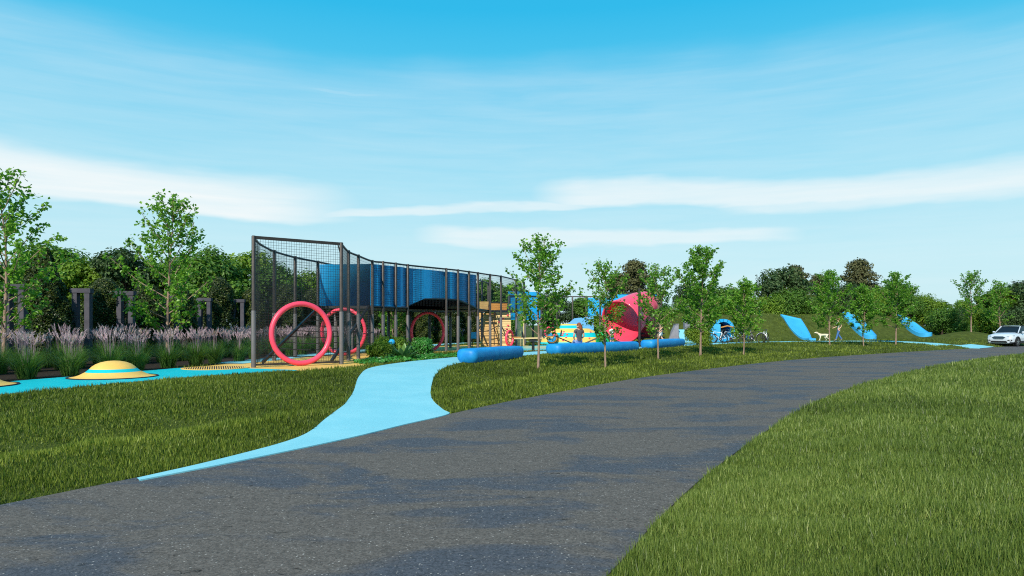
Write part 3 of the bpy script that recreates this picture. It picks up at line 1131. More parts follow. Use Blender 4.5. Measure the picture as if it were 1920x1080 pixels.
# ------------------------------------------------------------------ seesaws
def seesaw(name, label, loc, rz, L, tilt):
    t = thing(name, label, 'seesaw', loc, rz)
    MB().tube([(0, 0, -.02), (0, 0, .52)], .07, 12).build('stand', 'black_metal', t, True)
    MB().lathe([(.16, 0), (.16, .03), (.05, .05)], 12).build('foot_plate', 'black_metal', t, True)
    MB().beam((-.18, 0, .52), (.18, 0, .52), .22, .12).build('pivot', 'black_metal', t)
    dz = math.tan(tilt)*L/2
    for sy in (-.13, .13):
        MB().beam((-L/2, sy, .63-dz), (L/2, sy, .63+dz), .09, .06).build('beam', 'timber_pale', t, bevel=.008)
    for s in (-1, 1):
        z = .63+s*dz
        x = s*L*.42
        MB().box((x, 0, z+.06), (.38, .34, .05)).build('seat', 'timber_orange', t, bevel=.01)
        xi = s*L*.25
        MB().tube([(xi, -.2, z*1.0), (xi+s*.04, -.18, z+.26), (xi+s*.05, 0, z+.33), (xi+s*.04, .18, z+.26), (xi, .2, z)], .022, 8).build('handle', 'black_metal', t, True)
    return t


seesaw('seesaw', 'wooden seesaw on a single black stand beside the timber tower', (1.02, 32.9, GZ0+.03), R(6), 1.9, R(1))


def rocker(name, label, loc, rz):
    t = thing(name, label, 'seesaw', loc, rz)
    for sx in (-1, 1):
        pts = [(sx*1.3, 0, .62), (sx*.75, 0, .40), (sx*.25, 0, .20), (-sx*.25, 0, .10), (-sx*.8, 0, .02)]
        for sy in (-.12, .12):
            MB().tube([(p[0], sy, p[2]) for p in map(tuple, catmull(pts, 4))], .028, 8).build('rail', 'black_metal', t, True)
        MB().box((sx*1.3, 0, .65), (.45, .34, .05)).build('seat', 'black_metal', t, bevel=.01)
        MB().tube([(sx*1.02, -.14, .62), (sx*.98, -.13, .90), (sx*.98, 0, .98), (sx*.98, .13, .90), (sx*1.02, .14, .62)], .022, 8).build('handle', 'black_metal', t, True)
        MB().tube([(sx*1.45, 0, .62), (sx*1.47, 0, .36)], .025, 6).build('bumper', 'black_metal', t, True)
    MB().tube([(0, -.2, .16), (0, .2, .16)], .06, 8).build('pivot', 'black_metal', t, True)
    return t


rocker('rocker', 'black two-seat spring rocker with hoop handles behind seated woman', (3.75, 38.4, GZ0+.03), R(4))

boulder = thing('climbing_boulder', 'rounded green play figure left of the pink slide', 'play figure', (5.15, 39.2, GZ0))
MB().ball((0, 0, .46), .46, 20, 12, (.78, .75, 1.0)).build('body', 'green_plastic', boulder, True)
MB().ball((.18, -.12, .30), .26, 14, 9, (1, 1, .9)).build('flank', 'green_plastic', boulder, True)
MB().lathe([(.34, -.02), (.34, .05), (.2, .08)], 16).build('base', 'black_metal', boulder, True)

# ------------------------------------------------------------------ benches
def bench(label, A, B, width, h, zb):
    A, B = np.array(A), np.array(B)
    d = B-A
    L = np.linalg.norm(d)
    rz = math.atan2(d[1], d[0])
    c = (A+B)/2
    t = thing('bench', label, 'bench', (c[0], c[1], zb), rz, 'blue bolster benches along the path')
    rows = []
    for z, ins in ((0, .15), (.05*h/.5, .085), (.14, .025), (.25, 0), (.36, .004), (.43, .022), (.475, .06), (.50, .13)):
        hl, hw = L/2-ins, width/2-ins
        rad = min(.24, hw*.7)
        row = []
        for (cx, cy, a0) in ((hl-rad, hw-rad, 0), (-hl+rad, hw-rad, PI/2), (-hl+rad, -hw+rad, PI), (hl-rad, -hw+rad, 1.5*PI)):
            for k in range(7):
                a = a0+PI/2*k/6
                row.append((cx+rad*math.cos(a), cy+rad*math.sin(a), z*h/.5))
        row.append(row[0])
        rows.append(row)
    low, up = MB(), MB()
    low.grid(rows[:2])
    low.poly(rows[0][:-1][::-1])
    up.grid(rows[1:])
    up.poly(rows[-1][:-1])
    up.build('cushion', 'bench_blue', t, True, False, 60)
    low.build('underside', 'bench_blue', t, True, False, 60)
    return t


bench('short blue rounded bench at the bend of the path', (-1.62, 23.3), (.18, 26.9), .80, .52, gz(-.7, 24.9)-.03)
bench('long blue rounded bench the woman sits on', (1.70, 29.6), (6.15, 34.5), .85, .52, gz(3.6, 31.9)-.05)
bench('blue rounded bench in front of the clipped round shrub', (7.25, 36.8), (10.1, 41.2), .85, .52, gz(8.2, 38.9)-.04)

# ------------------------------------------------------------------ play mounds, trampoline, ball
def hat(label, loc, r):
    t = thing('play_mound', label, 'play mound', loc, 0, 'yellow rubber mounds on the teal surface')
    prof = [(1.0, 0.0), (.92, .012), (.83, .032), (.75, .062), (.68, .100), (.62, .132), (.59, .157), (.56, .182), (.53, .208), (.48, .262), (.40, .318), (.29, .365), (.15, .395), (.0001, .405)]
    prof = [(a*r, b*r*1.02) for a, b in prof]
    MB().lathe([(r*1.03, .004), (r*1.03, .022), (r*.985, .024)], 48).build('rim', 'deck_dark', t, True)
    MB().lathe([(a, b+.006) for a, b in prof[:6]], 48).build('brim', 'yellow_rubber', t, True, angle=80)
    MB().lathe([(a, b+.006) for a, b in prof[5:9]], 48).build('band', 'teal_rubber', t, True, angle=80)
    MB().lathe([(a, b+.006) for a, b in prof[8:]], 48).build('crown', 'yellow_rubber', t, True, angle=80)


hat('yellow hat-shaped rubber mound with a teal band beside the plumed grasses', (-9.78, 16.75, GZ0+.022), .96)
hat('yellow rubber mound cut off by the left edge of the picture', (-11.55, 14.2, GZ0+.022), 1.04)
tr = thing('trampoline', 'round in-ground trampoline with yellow slats beside the climbing frame', 'trampoline', (-8.75, 20.15, GZ0+.026), R(23.5))
MB().lathe([(.93, 0), (.93, .012), (.84, .012)], 40).build('rim', 'yellow_rubber', tr, True)
MB().lathe([(.84, .004), (.0001, .004)], 40).build('bed', 'deck_dark', tr)
sl = MB()
for k in range(-13, 14):
    x = k*.062
    hw = math.sqrt(max(0, .83**2-x*x))
    if hw > .1:
        sl.box((x, 0, .0075), (.030, hw*2, .003), 0)
o = sl.build('slats', 'yellow_rubber', tr)
tag(o, kind='stuff')
bl = thing('play_ball', 'small light blue ball on a stem among the entrance shrubs', 'play ball', (-4.72, 26.8, GZ0))
MB().ball((0, 0, .62), .125, 18, 12).build('ball', 'ball_blue', bl, True)
MB().tube([(0, 0, -.02), (0, 0, .5)], .03, 8).build('stem', 'dark_metal', bl, True)
pb = thing('activity_board', 'small light blue play panel on two legs under the tunnel', 'play panel', (-2.1, 38.6, GZ0))
MB().box((0, 0, .70), (.42, .06, .36)).build('board', 'ball_blue', pb, bevel=.015)
for s in (-1, 1):
    MB().tube([(s*.15, .05, -.02), (s*.15, .05, .7)], .025, 6).build('leg', 'dark_metal', pb, True)

# ------------------------------------------------------------------ concrete portals along the hedge
PORT = [(-16.0, 22.0), (-15.5, 24.6), (-15.0, 26.5), (-14.95, 30.0), (-15.0, 33.3), (-14.0, 34.9), (-13.6, 37.0), (-16.6, 19.6)]
PW = ['first', 'second', 'third', 'fourth', 'fifth', 'sixth', 'seventh', 'nearest']
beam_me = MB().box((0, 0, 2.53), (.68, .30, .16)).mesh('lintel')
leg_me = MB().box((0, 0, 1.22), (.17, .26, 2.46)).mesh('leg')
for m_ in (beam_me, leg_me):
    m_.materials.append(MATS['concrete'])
PL = ['grey concrete double-post frame left of the tall cone evergreen', 'grey concrete double-post frame between the cone evergreen and the narrow column evergreen',
      'grey concrete double-post frame between the column evergreen and the tall left-hand tree', 'grey concrete double-post frame hidden behind the trunk of the tree left of the climbing frame',
      'grey concrete double-post frame just right of the tree left of the climbing frame', 'grey concrete double-post frame beside the left post of the climbing frame',
      'grey concrete double-post frame seen through the climbing frame netting', 'grey concrete double-post frame cut off by the left edge of the picture']
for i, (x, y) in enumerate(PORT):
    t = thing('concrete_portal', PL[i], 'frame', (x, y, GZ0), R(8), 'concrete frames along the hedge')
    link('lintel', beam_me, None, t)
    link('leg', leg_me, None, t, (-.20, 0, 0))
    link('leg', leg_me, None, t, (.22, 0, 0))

# ------------------------------------------------------------------ embankment: slides, walls, tunnel
def bank_slide(label, top, bot, W, canoe, name='embankment_slide'):
    """closed shell lying on the bank: dished chute, raised rim, skirt into the ground"""
    top, bot = np.array(top), np.array(bot)
    t = thing(name, label, 'slide', (bot[0], bot[1], gz(*bot)), 0, 'blue slides set into the grass bank')
    L = np.linalg.norm(top-bot)
    d = (top-bot)/L
    nrm = np.array([-d[1], d[0]])
    c = (top+bot)/2
    out = []
    if canoe:
        for k in range(44):
            a = 2*PI*k/44
            ca, sa = math.cos(a), math.sin(a)
            out.append((ca*L/2, W/2*math.copysign(abs(sa)**.85, sa)*(1+.10*ca)))
    else:
        us = np.linspace(0, 1, 15)
        hw = [W/2*(.30+.70*float(sm(u/.75))) for u in us]
        out = [((u-.5)*L, -h) for u, h in zip(us, hw)]+[((u-.5)*L, h) for u, h in zip(us[::-1], hw[::-1])]
    out = np.array(out)

    def loop(k, dz, extra=0.0):
        q = out*k
        if extra:
            q = q+out/np.linalg.norm(out, axis=1)[:, None]*extra
        p = c+q[:, :1]*d+q[:, 1:]*nrm
        z = ground(p[:, 0], p[:, 1])+dz
        row = [(x, y, zz) for (x, y), zz in zip(p, z)]
        return row+[row[0]]

    dep = .30 if canoe else .07
    ks = (.02, .22, .42, .60, .76, .88, .95)
    MB().grid([loop(k, .07+dep*k**2.4) for k in ks]).build('chute', 'slide_blue', t, True, True, 70)
    e = .07+dep*.95**2.4
    MB().grid([loop(.95, e), loop(.96, e+.05), loop(1.0, e+.06), loop(1.0, e+.03, .05), loop(1.0, -.15, .05)]).build('rim', 'slide_blue', t, True, True, 40)
    return t


bank_slide('wide sheet-like blue slide, the left one on the grass bank', (25.0, 61.2), (24.6, 55.9), 1.75, False)
bank_slide('canoe-shaped blue slide in the middle of the grass bank', (32.25, 65.6), (31.8, 60.2), 1.85, True)
bank_slide('canoe-shaped blue slide near the right end of the grass bank', (39.9, 69.7), (39.2, 64.3), 1.95, True)

rw = thing('retaining_wall', 'grey wedge-shaped retaining wall left of the light blue gap in the bank', 'wall', (12.2, 50.6, GZ0), 0, 'grey walls beside the gap')
MB().poly([(11.55, 50.8, .38), (12.35, 50.6, .38), (12.35, 50.6, 1.72), (12.15, 50.65, 1.72)]).poly([(11.55, 51.4, .38), (12.15, 51.25, 1.72), (12.35, 51.2, 1.72), (12.35, 51.2, .38)]).poly([(11.55, 50.8, .38), (12.15, 50.65, 1.72), (12.15, 51.25, 1.72), (11.55, 51.4, .38)]).poly([(12.15, 50.65, 1.72), (12.35, 50.6, 1.72), (12.35, 51.2, 1.72), (12.15, 51.25, 1.72)]).poly([(12.35, 50.6, .38), (12.35, 51.2, .38), (12.35, 51.2, 1.72), (12.35, 50.6, 1.72)]).build('wall', 'retaining', rw, False, True)
MB().box((12.25, 50.93, 1.75), (.26, .7, .06)).build('coping', 'retaining', rw, False, True)
rw = thing('retaining_wall', 'grey upright retaining wall right of the light blue gap in the bank', 'wall', (13.4, 51.6, GZ0), 0, 'grey walls beside the gap')
MB().poly([(13.05, 51.5, .38), (13.75, 51.7, .38), (13.65, 51.7, 2.02), (13.05, 51.5, 2.10)]).poly([(13.05, 52.0, .38), (13.05, 52.0, 2.10), (13.65, 52.2, 2.02), (13.75, 52.2, .38)]).poly([(13.05, 51.5, .38), (13.05, 51.5, 2.1), (13.05, 52, 2.1), (13.05, 52, .38)]).poly([(13.75, 51.7, .38), (13.75, 52.2, .38), (13.65, 52.2, 2.02), (13.65, 51.7, 2.02)]).poly([(13.05, 51.5, 2.1), (13.65, 51.7, 2.02), (13.65, 52.2, 2.02), (13.05, 52, 2.1)]).build('wall', 'retaining', rw, False, True)
MB().box((13.35, 51.86, 2.10), (.7, .62, .06)).build('coping', 'retaining', rw, False, True)
ramp = MB().grid([[(11.6, 46.3, .44), (12.7, 45.5, .44)], [(12.0, 48.6, .46), (13.0, 48.4, .46)], [(12.40, 50.6, .8), (13.03, 50.6, .8)], [(12.40, 51.6, 1.35), (13.03, 51.6, 1.35)]]).build('ramp_path', 'light_blue_rubber', None, True)
tag(ramp, kind='structure')
mound = MB().ball((11.6, 51.6, .35), 1.0, 16, 10, (.55, .7, 1.2)).build('side_mound', 'turf', None, True)
tag(mound, kind='structure')

tun = thing('tunnel_portal', 'blue tunnel ring with a flared side panel set into the left of the bank', 'tunnel', (15.75, 50.6, GZ0))
tcx, tcy, tcz = 15.72, 50.7, 1.30
for k in range(16):
    a0, a1 = 2*PI*k/16+.03, 2*PI*(k+1)/16-.03
    mb = MB()
    rows = []
    for a in np.linspace(a0, a1, 4):
        c, s = math.cos(a), math.sin(a)
        rows.append([(tcx+.62*c, tcy, tcz+.62*s), (tcx+.84*c, tcy-.03, tcz+.84*s), (tcx+.84*c, tcy+.5, tcz+.84*s), (tcx+.62*c, tcy+.5, tcz+.62*s), (tcx+.62*c, tcy, tcz+.62*s)])
    mb.grid(rows)
    mb.poly(rows[0][:-1]).poly(rows[-1][:-1][::-1])
    mb.build('ring_segment', 'slide_blue' if k % 2 else 'sky_panel_blue', tun, False, True)
MB().tube([(tcx, tcy+.1, tcz), (tcx, tcy+1.6, tcz)], .64, 24, caps=False).build('tunnel_lining', 'panel_blue', tun, True, True)
MB().poly([(tcx, tcy+1.55, tcz)] * 0 + [(tcx+.63*math.cos(2*PI*k/24), tcy+1.55, tcz+.63*math.sin(2*PI*k/24)) for k in range(24)]).build('tunnel_end', 'deck_dark', tun, False, True)
MB().poly([(14.35, 50.2, .42), (15.3, 50.1, .42), (15.3, 50.1, 1.75), (14.85, 50.15, 1.75)]).poly([(14.35, 50.3, .42), (14.85, 50.25, 1.75), (15.3, 50.2, 1.75), (15.3, 50.2, .42)]).poly([(14.35, 50.2, .42), (14.85, 50.15, 1.75), (14.85, 50.25, 1.75), (14.35, 50.3, .42)]).poly([(14.85, 50.15, 1.75), (15.3, 50.1, 1.75), (15.3, 50.2, 1.75), (14.85, 50.25, 1.75)]).build('side_panel', 'slide_blue', tun, False, True)
MB().tube([(15.45, 50.5, 1.5), (15.9, 50.45, 1.62), (16.4, 50.5, 1.52)], .05, 8).build('grab_bar', 'timber_orange', tun, True, True)

# ------------------------------------------------------------------ foliage
def leaf_quads(P, size, rng, up=0.45, aspect=0.62, droop=0.25, out=None):
    """one folded leaf per point"""
    n = len(P)
    size = np.broadcast_to(np.asarray(size, dtype=float), (n,))
    N = rng.normal(size=(n, 3))
    N /= np.linalg.norm(N, axis=1)[:, None]
    N[:, 2] = np.abs(N[:, 2])*(1-up)+up*1.0
    N /= np.linalg.norm(N, axis=1)[:, None]
    if out is not None:
        N = N*.55+out*.75
        N /= np.linalg.norm(N, axis=1)[:, None]
    A = rng.normal(size=(n, 3))
    T = A-N*np.sum(A*N, 1)[:, None]
    T /= np.linalg.norm(T, axis=1)[:, None]
    B = np.cross(N, T)
    s = size[:, None]
    v0 = P - T*s*.5
    v1 = P + B*s*aspect*.5 + N*s*.10
    v2 = P + T*s*.5 - N*s*droop*.4
    v3 = P - B*s*aspect*.5 + N*s*.10
    V = np.stack([v0, v1, v2, v3], 1).reshape(-1, 3)
    F = np.arange(4*n).reshape(n, 4)
    rnd = np.repeat(np.clip(rng.beta(2.0, 2.2, n), 0, 1), 4)
    return V, F, rnd


def young_tree(seed, H, spread=.24, first=.26, nb=24, leaves=15, lsize=.115, top_sparse=True):
    rng = np.random.default_rng(seed)
    mb = MB()
    w = rng.normal(0, .012*H, (5, 2))
    w[0] = 0
    trunk = catmull([(w[i, 0]*i/3, w[i, 1]*i/3, H*.96*i/4-.06*(i == 0)) for i in range(5)], 4)
    mb.tube(trunk, [max(.012, .0115*H*(1-.86*k/(len(trunk)-1))+(.012*H if k == 0 else 0)*.25) for k in range(len(trunk))], 9)
    P = []
    tz = trunk[:, 2]
    for k in range(nb):
        f = first+(.97-first)*((k+rng.uniform(-.3, .3))/nb)
        f = min(max(f, first), .95)
        z = f*H
        base = np.array([np.interp(z, tz, trunk[:, 0]), np.interp(z, tz, trunk[:, 1]), z])
        g = (f-first)/(1-first)
        prof = (math.sin(PI*min(1, (g*.80+.16)))**.85)*(1-.45*g)
        L = spread*H*1.45*prof*rng.uniform(.72, 1.15)+.12
        az = k*2.399+rng.uniform(-.4, .4)
        el = R(rng.uniform(14, 40)+34*g)
        d = np.array([math.cos(az)*math.cos(el), math.sin(az)*math.cos(el), math.sin(el)])
        pts = []
        for s in np.linspace(0, 1, 5):
            pts.append(base+d*L*s+np.array([0, 0, .18*L*s*s])+rng.normal(0, .015*L, 3)*s)
        r0 = .0042*H*(1-.6*g)
        mb.tube(pts, [r0*(1-.8*s)+.003 for s in np.linspace(0, 1, 5)], 5, caps=False)
        pts = np.array(pts)
        nt = 3+int(L*3.2)
        for q in range(nt):
            s = .28+.72*(q+rng.uniform(0, 1))/nt
            c = np.array([np.interp(s, np.linspace(0, 1, 5), pts[:, j]) for j in range(3)])
            td = d*.6+rng.normal(0, .6, 3)
            td[2] += .25
            td /= np.linalg.norm(td)
            tl = rng.uniform(.14, .34)*(.5+.5*min(1, L))
            e = c+td*tl
            mb.tube([c, (c+e)/2+rng.normal(0, .01, 3), e], [.005, .004, .0025], 3, caps=False)
            m = max(3, int(leaves*rng.uniform(.6, 1.3)*(.75 if g > .7 else 1)))
            ss = rng.uniform(.2, 1.12, m)
            P.append(c+(e-c)*ss[:, None]+rng.normal(0, .075, (m, 3)))
    # leader
    m = 26
    P.append(np.stack([rng.normal(trunk[-1, 0], .05, m), rng.normal(trunk[-1, 1], .05, m), rng.uniform(H*.88, H*1.0, m)], 1))
    P = np.concatenate(P)
    P = P[P[:, 2] > H*first*.75]
    V, F, rnd = leaf_quads(P, lsize*rng.uniform(.7, 1.2, len(P)), rng, .35, .72)
    tm = mb.mesh('trunk', True, None, 80)
    cm = np_mesh('crown', V, F, rnd)
    return tm, cm


def lobed_tree(seed, H, W, kind):
    """larger tree: trunk with limbs, crown of leaf-covered lobes"""
    rng = np.random.default_rng(seed)
    mb = MB()
    lobes = []
    if kind == 'pine':
        nl = 40
        for k in range(nl):
            f = .22+.76*(k+.5)/nl
            wr = W*.52*(max(.02, 1.0-f)**.62)*rng.uniform(.25, 1.0)*(1+.25*math.sin(f*26))
            az = k*2.4+rng.uniform(-.5, .5)
            lobes.append((wr*math.cos(az), wr*math.sin(az), H*f, rng.uniform(.085, .14)*W, .50))
        lobes.append((0, 0, H*.95, .10*W, .8))
        nleaf, ls, upb = 420, .0, .25
    elif kind == 'bush':
        nl = 16
        for k in range(nl):
            az = rng.uniform(0, 2*PI)
            rr = W*.36*math.sqrt(rng.uniform(0, 1))
            lobes.append((rr*math.cos(az), rr*math.sin(az), H*rng.uniform(.25, .78), W*rng.uniform(.16, .24), .9))
        nleaf, upb = 330, .4
    else:
        nl = 24
        for k in range(nl):
            f = rng.uniform(0, 1)
            az = k*2.4+rng.uniform(-.4, .4)
            zz = H*(.34+.56*f)
            wr = W*.40*math.sqrt(max(0.05, 1-((f-.38)/.72)**2))*rng.uniform(.3, 1.05)
            lobes.append((wr*math.cos(az), wr*math.sin(az), zz, W*rng.uniform(.11, .19), .8))
        lobes.append((0, 0, H*.90, W*.14, .8))
        nleaf, upb = 330, .4
    mb.tube([(0, 0, -.1), (rng.normal(0, .03*H), rng.normal(0, .03*H), H*.4), (0, 0, H*.86)], [.024*H, .017*H, .005*H], 8)
    P, D = [], []
    for (x, y, z, r, fl) in lobes:
        mb.tube([(0, 0, max(.12*H, z-.22*H)), (x*.5, y*.5, z-.1*H), (x*.92, y*.92, z-.02*H)], [.008*H, .005*H, .002*H], 4, caps=False)
        n = int(nleaf*(r/(.15*W))**1.6)
        d = rng.normal(size=(n, 3))
        d /= np.linalg.norm(d, axis=1)[:, None]
        rr = r*(.55+.5*rng.uniform(0, 1, n)**.6)*(1+.30*np.sin(d[:, 0]*7+x)*np.sin(d[:, 1]*6+y*2))
        q = d*rr[:, None]
        q[:, 2] *= fl
        P.append(q+np.array([x, y, z]))
        D.append(d)
    P, D = np.concatenate(P), np.concatenate(D)
    D = D[P[:, 2] > .03*H]
    P = P[P[:, 2] > .03*H]
    base = .030*H+.035*W/1.0*.35
    V, F, rnd = leaf_quads(P, np.clip(base, .09, .26)*rng.uniform(.6, 1.25, len(P)), rng, upb, .66, .25, D)
    return mb.mesh('trunk', True, None, 80), np_mesh('crown', V, F, rnd)


def column_shrub(seed, H, W, cone):
    rng = np.random.default_rng(seed)
    n = int(5200*H*W)
    z = rng.uniform(0, 1, n)
    if cone:
        prof = np.minimum(1, (z+.05)*9)**.5*(1-z**2.2*.9)
    else:
        prof = np.minimum(1, (z+.05)*9)**.5*np.sqrt(np.maximum(0, 1-np.maximum(0, (z-.62)/.40)**2))
    a = rng.uniform(0, 2*PI, n)
    lump = 1+.14*np.sin(a*3+z*9+seed)*np.sin(z*17+a*2)+.07*np.sin(a*7-z*23)
    r = W*.5*prof*lump*(.62+.40*rng.uniform(0, 1, n)**.5)
    P = np.stack([r*np.cos(a), r*np.sin(a), .05+z*H+rng.normal(0, .03, n)], 1)
    V, F, rnd = leaf_quads(P, .066*rng.uniform(.7, 1.3, n), rng, .25, .65, .25, np.stack([np.cos(a), np.sin(a), .4*np.ones(n)], 1))
    mb = MB().tube([(0, 0, -.1), (0, 0, H*.9)], [.05, .015], 7)
    for k in range(14):
        zz = H*(.1+.055*k)
        az = k*2.4
        rr = W*.36
        mb.tube([(0, 0, zz), (rr*math.cos(az), rr*math.sin(az), zz+.25)], [.016, .006], 4, caps=False)
    return mb.mesh('trunk', True), np_mesh('crown', V, F, rnd)


def plant(name, label, cat, meshes, mats, loc, rz=0.0, scale=1.0, group=None, parts=('trunk', 'crown')):
    t = thing(name, label, cat, loc, rz, group, scale)
    for pn, me, mt in zip(parts, meshes, mats):
        link(pn, me, mt, t)
    return t


YT = [young_tree(11, 4.4, .25, .25, 26, 17, .135), young_tree(12, 4.4, .24, .25, 25, 17, .135), young_tree(13, 4.8, .25, .22, 32, 24, .14),
      young_tree(14, 4.2, .27, .22, 30, 26, .14), young_tree(15, 5.4, .26, .15, 34, 17, .135), young_tree(16, 5.4, .25, .16, 32, 17, .135)]
YH = [4.4, 4.4, 4.8, 4.2, 5.4, 5.4]
YTREES = [
    (.87, 22.7, 4.15, 0, 'young tree between the short blue bench and the long blue bench'),
    (3.45, 25.2, 3.72, 1, 'young tree in front of the long blue bench, leaves over the pink slide mouth'),
    (6.3, 29.4, 3.85, 0, 'slim young tree in front of the third blue bench, right of the pink slide'),
    (9.0, 32.6, 4.95, 2, 'tallest young lawn tree, in front of the clipped round shrub'),
    (11.9, 35.1, 3.65, 3, 'small young lawn tree in front of the parked bicycles'),
    (21.4, 46.0, 4.75, 2, 'young lawn tree in front of the white dog'),
    (23.8, 46.2, 3.9, 3, 'small young lawn tree in front of the middle canoe slide'),
    (28.0, 49.8, 5.0, 2, 'bushy young lawn tree left of the right-hand canoe slide'),
    (41.7, 62.0, 5.2, 0, 'young tree on the small grass mound left of the white car'),
    (44.9, 62.8, 4.9, 1, 'young tree rising behind the windscreen of the white car'),
    (-12.4, 24.6, 5.7, 4, 'large young tree with open crown left of the climbing frame'),
    (-14.75, 19.8, 5.55, 5, 'young tree cut off by the left edge of the picture'),
    (-6.35, 36.2, 3.0, 3, 'small young tree seen under the blue tunnel'),
    (15.3, 53.3, 3.6, 3, 'small young tree beside the blue tunnel ring'),
]
for k, (x, y, h, v, lab) in enumerate(YTREES):
    plant('young_tree', lab, 'tree', YT[v], ('bark', 'leaf_bright'), (x, y, gz(x, y)-.02), k*1.7+.4, h/YH[v], 'young planted trees')

# dark clipped evergreens between the frames
CS = [column_shrub(21, 3.6, 1.7, True), column_shrub(22, 2.7, 1.25, False), column_shrub(23, 2.9, 1.5, False)]
EV = [(-16.45, 24.0, 0, 1.10, 'tall dark cone evergreen at the far left of the hedge row'), (-15.9, 26.6, 1, 1.12, 'narrow dark column evergreen between two concrete frames'),
      (-15.2, 28.4, 2, 1.0, 'dark column evergreen left of the trunk of the large young tree'), (-15.3, 31.4, 1, 1.1, 'dark column evergreen right of the trunk of the large young tree'),
      (-15.0, 34.6, 2, 1.25, 'dark column evergreen with yellow tips left of the climbing frame'), (-13.6, 35.8, 1, 1.15, 'dark evergreen right beside the left post of the climbing frame'),
      (-12.4, 37.8, 2, 1.2, 'dark evergreen behind the first pink ring'), (-11.4, 39.5, 2, 1.15, 'dark evergreen left of the second pink ring'), (-10.4, 41.5, 0, .9, 'dark evergreen behind the second pink ring'),
      (-9.2, 43.0, 2, 1.1, 'dark evergreen behind the small tree under the tunnel'), (-7.6, 44.8, 1, 1.2, 'dark evergreen left of the third pink ring'), (-6.2, 46.5, 2, 1.1, 'dark evergreen framed by the third pink ring'),
      (-4.6, 48.0, 2, 1.2, 'dark evergreen left of the timber tower'), (-3.0, 49.5, 1, 1.2, 'dark evergreen behind the timber tower'), (-18.6, 20.5, 2, 1.1, 'dark evergreen at the left edge of the picture')]
for k, (x, y, v, s, lab) in enumerate(EV):
    plant('evergreen', lab, 'evergreen', CS[v], ('bark_dark', 'leaf_hedge'), (x, y, GZ0-.02), k*2.1, s, 'clipped evergreens behind the grass bed')

# ------------------------------------------------------------------ wood beyond the park
LT = {'r': [lobed_tree(31, 6, 5, 'round'), lobed_tree(32, 6, 5, 'round'), lobed_tree(33, 6, 5.4, 'round')],
      'p': [lobed_tree(34, 9, 7.6, 'pine'), lobed_tree(35, 9, 6.8, 'pine')],
      'b': [lobed_tree(36, 2.6, 3.4, 'bush'), lobed_tree(37, 2.6, 3.2, 'bush')]}
LH = {'r': 6, 'p': 9, 'b': 2.6}
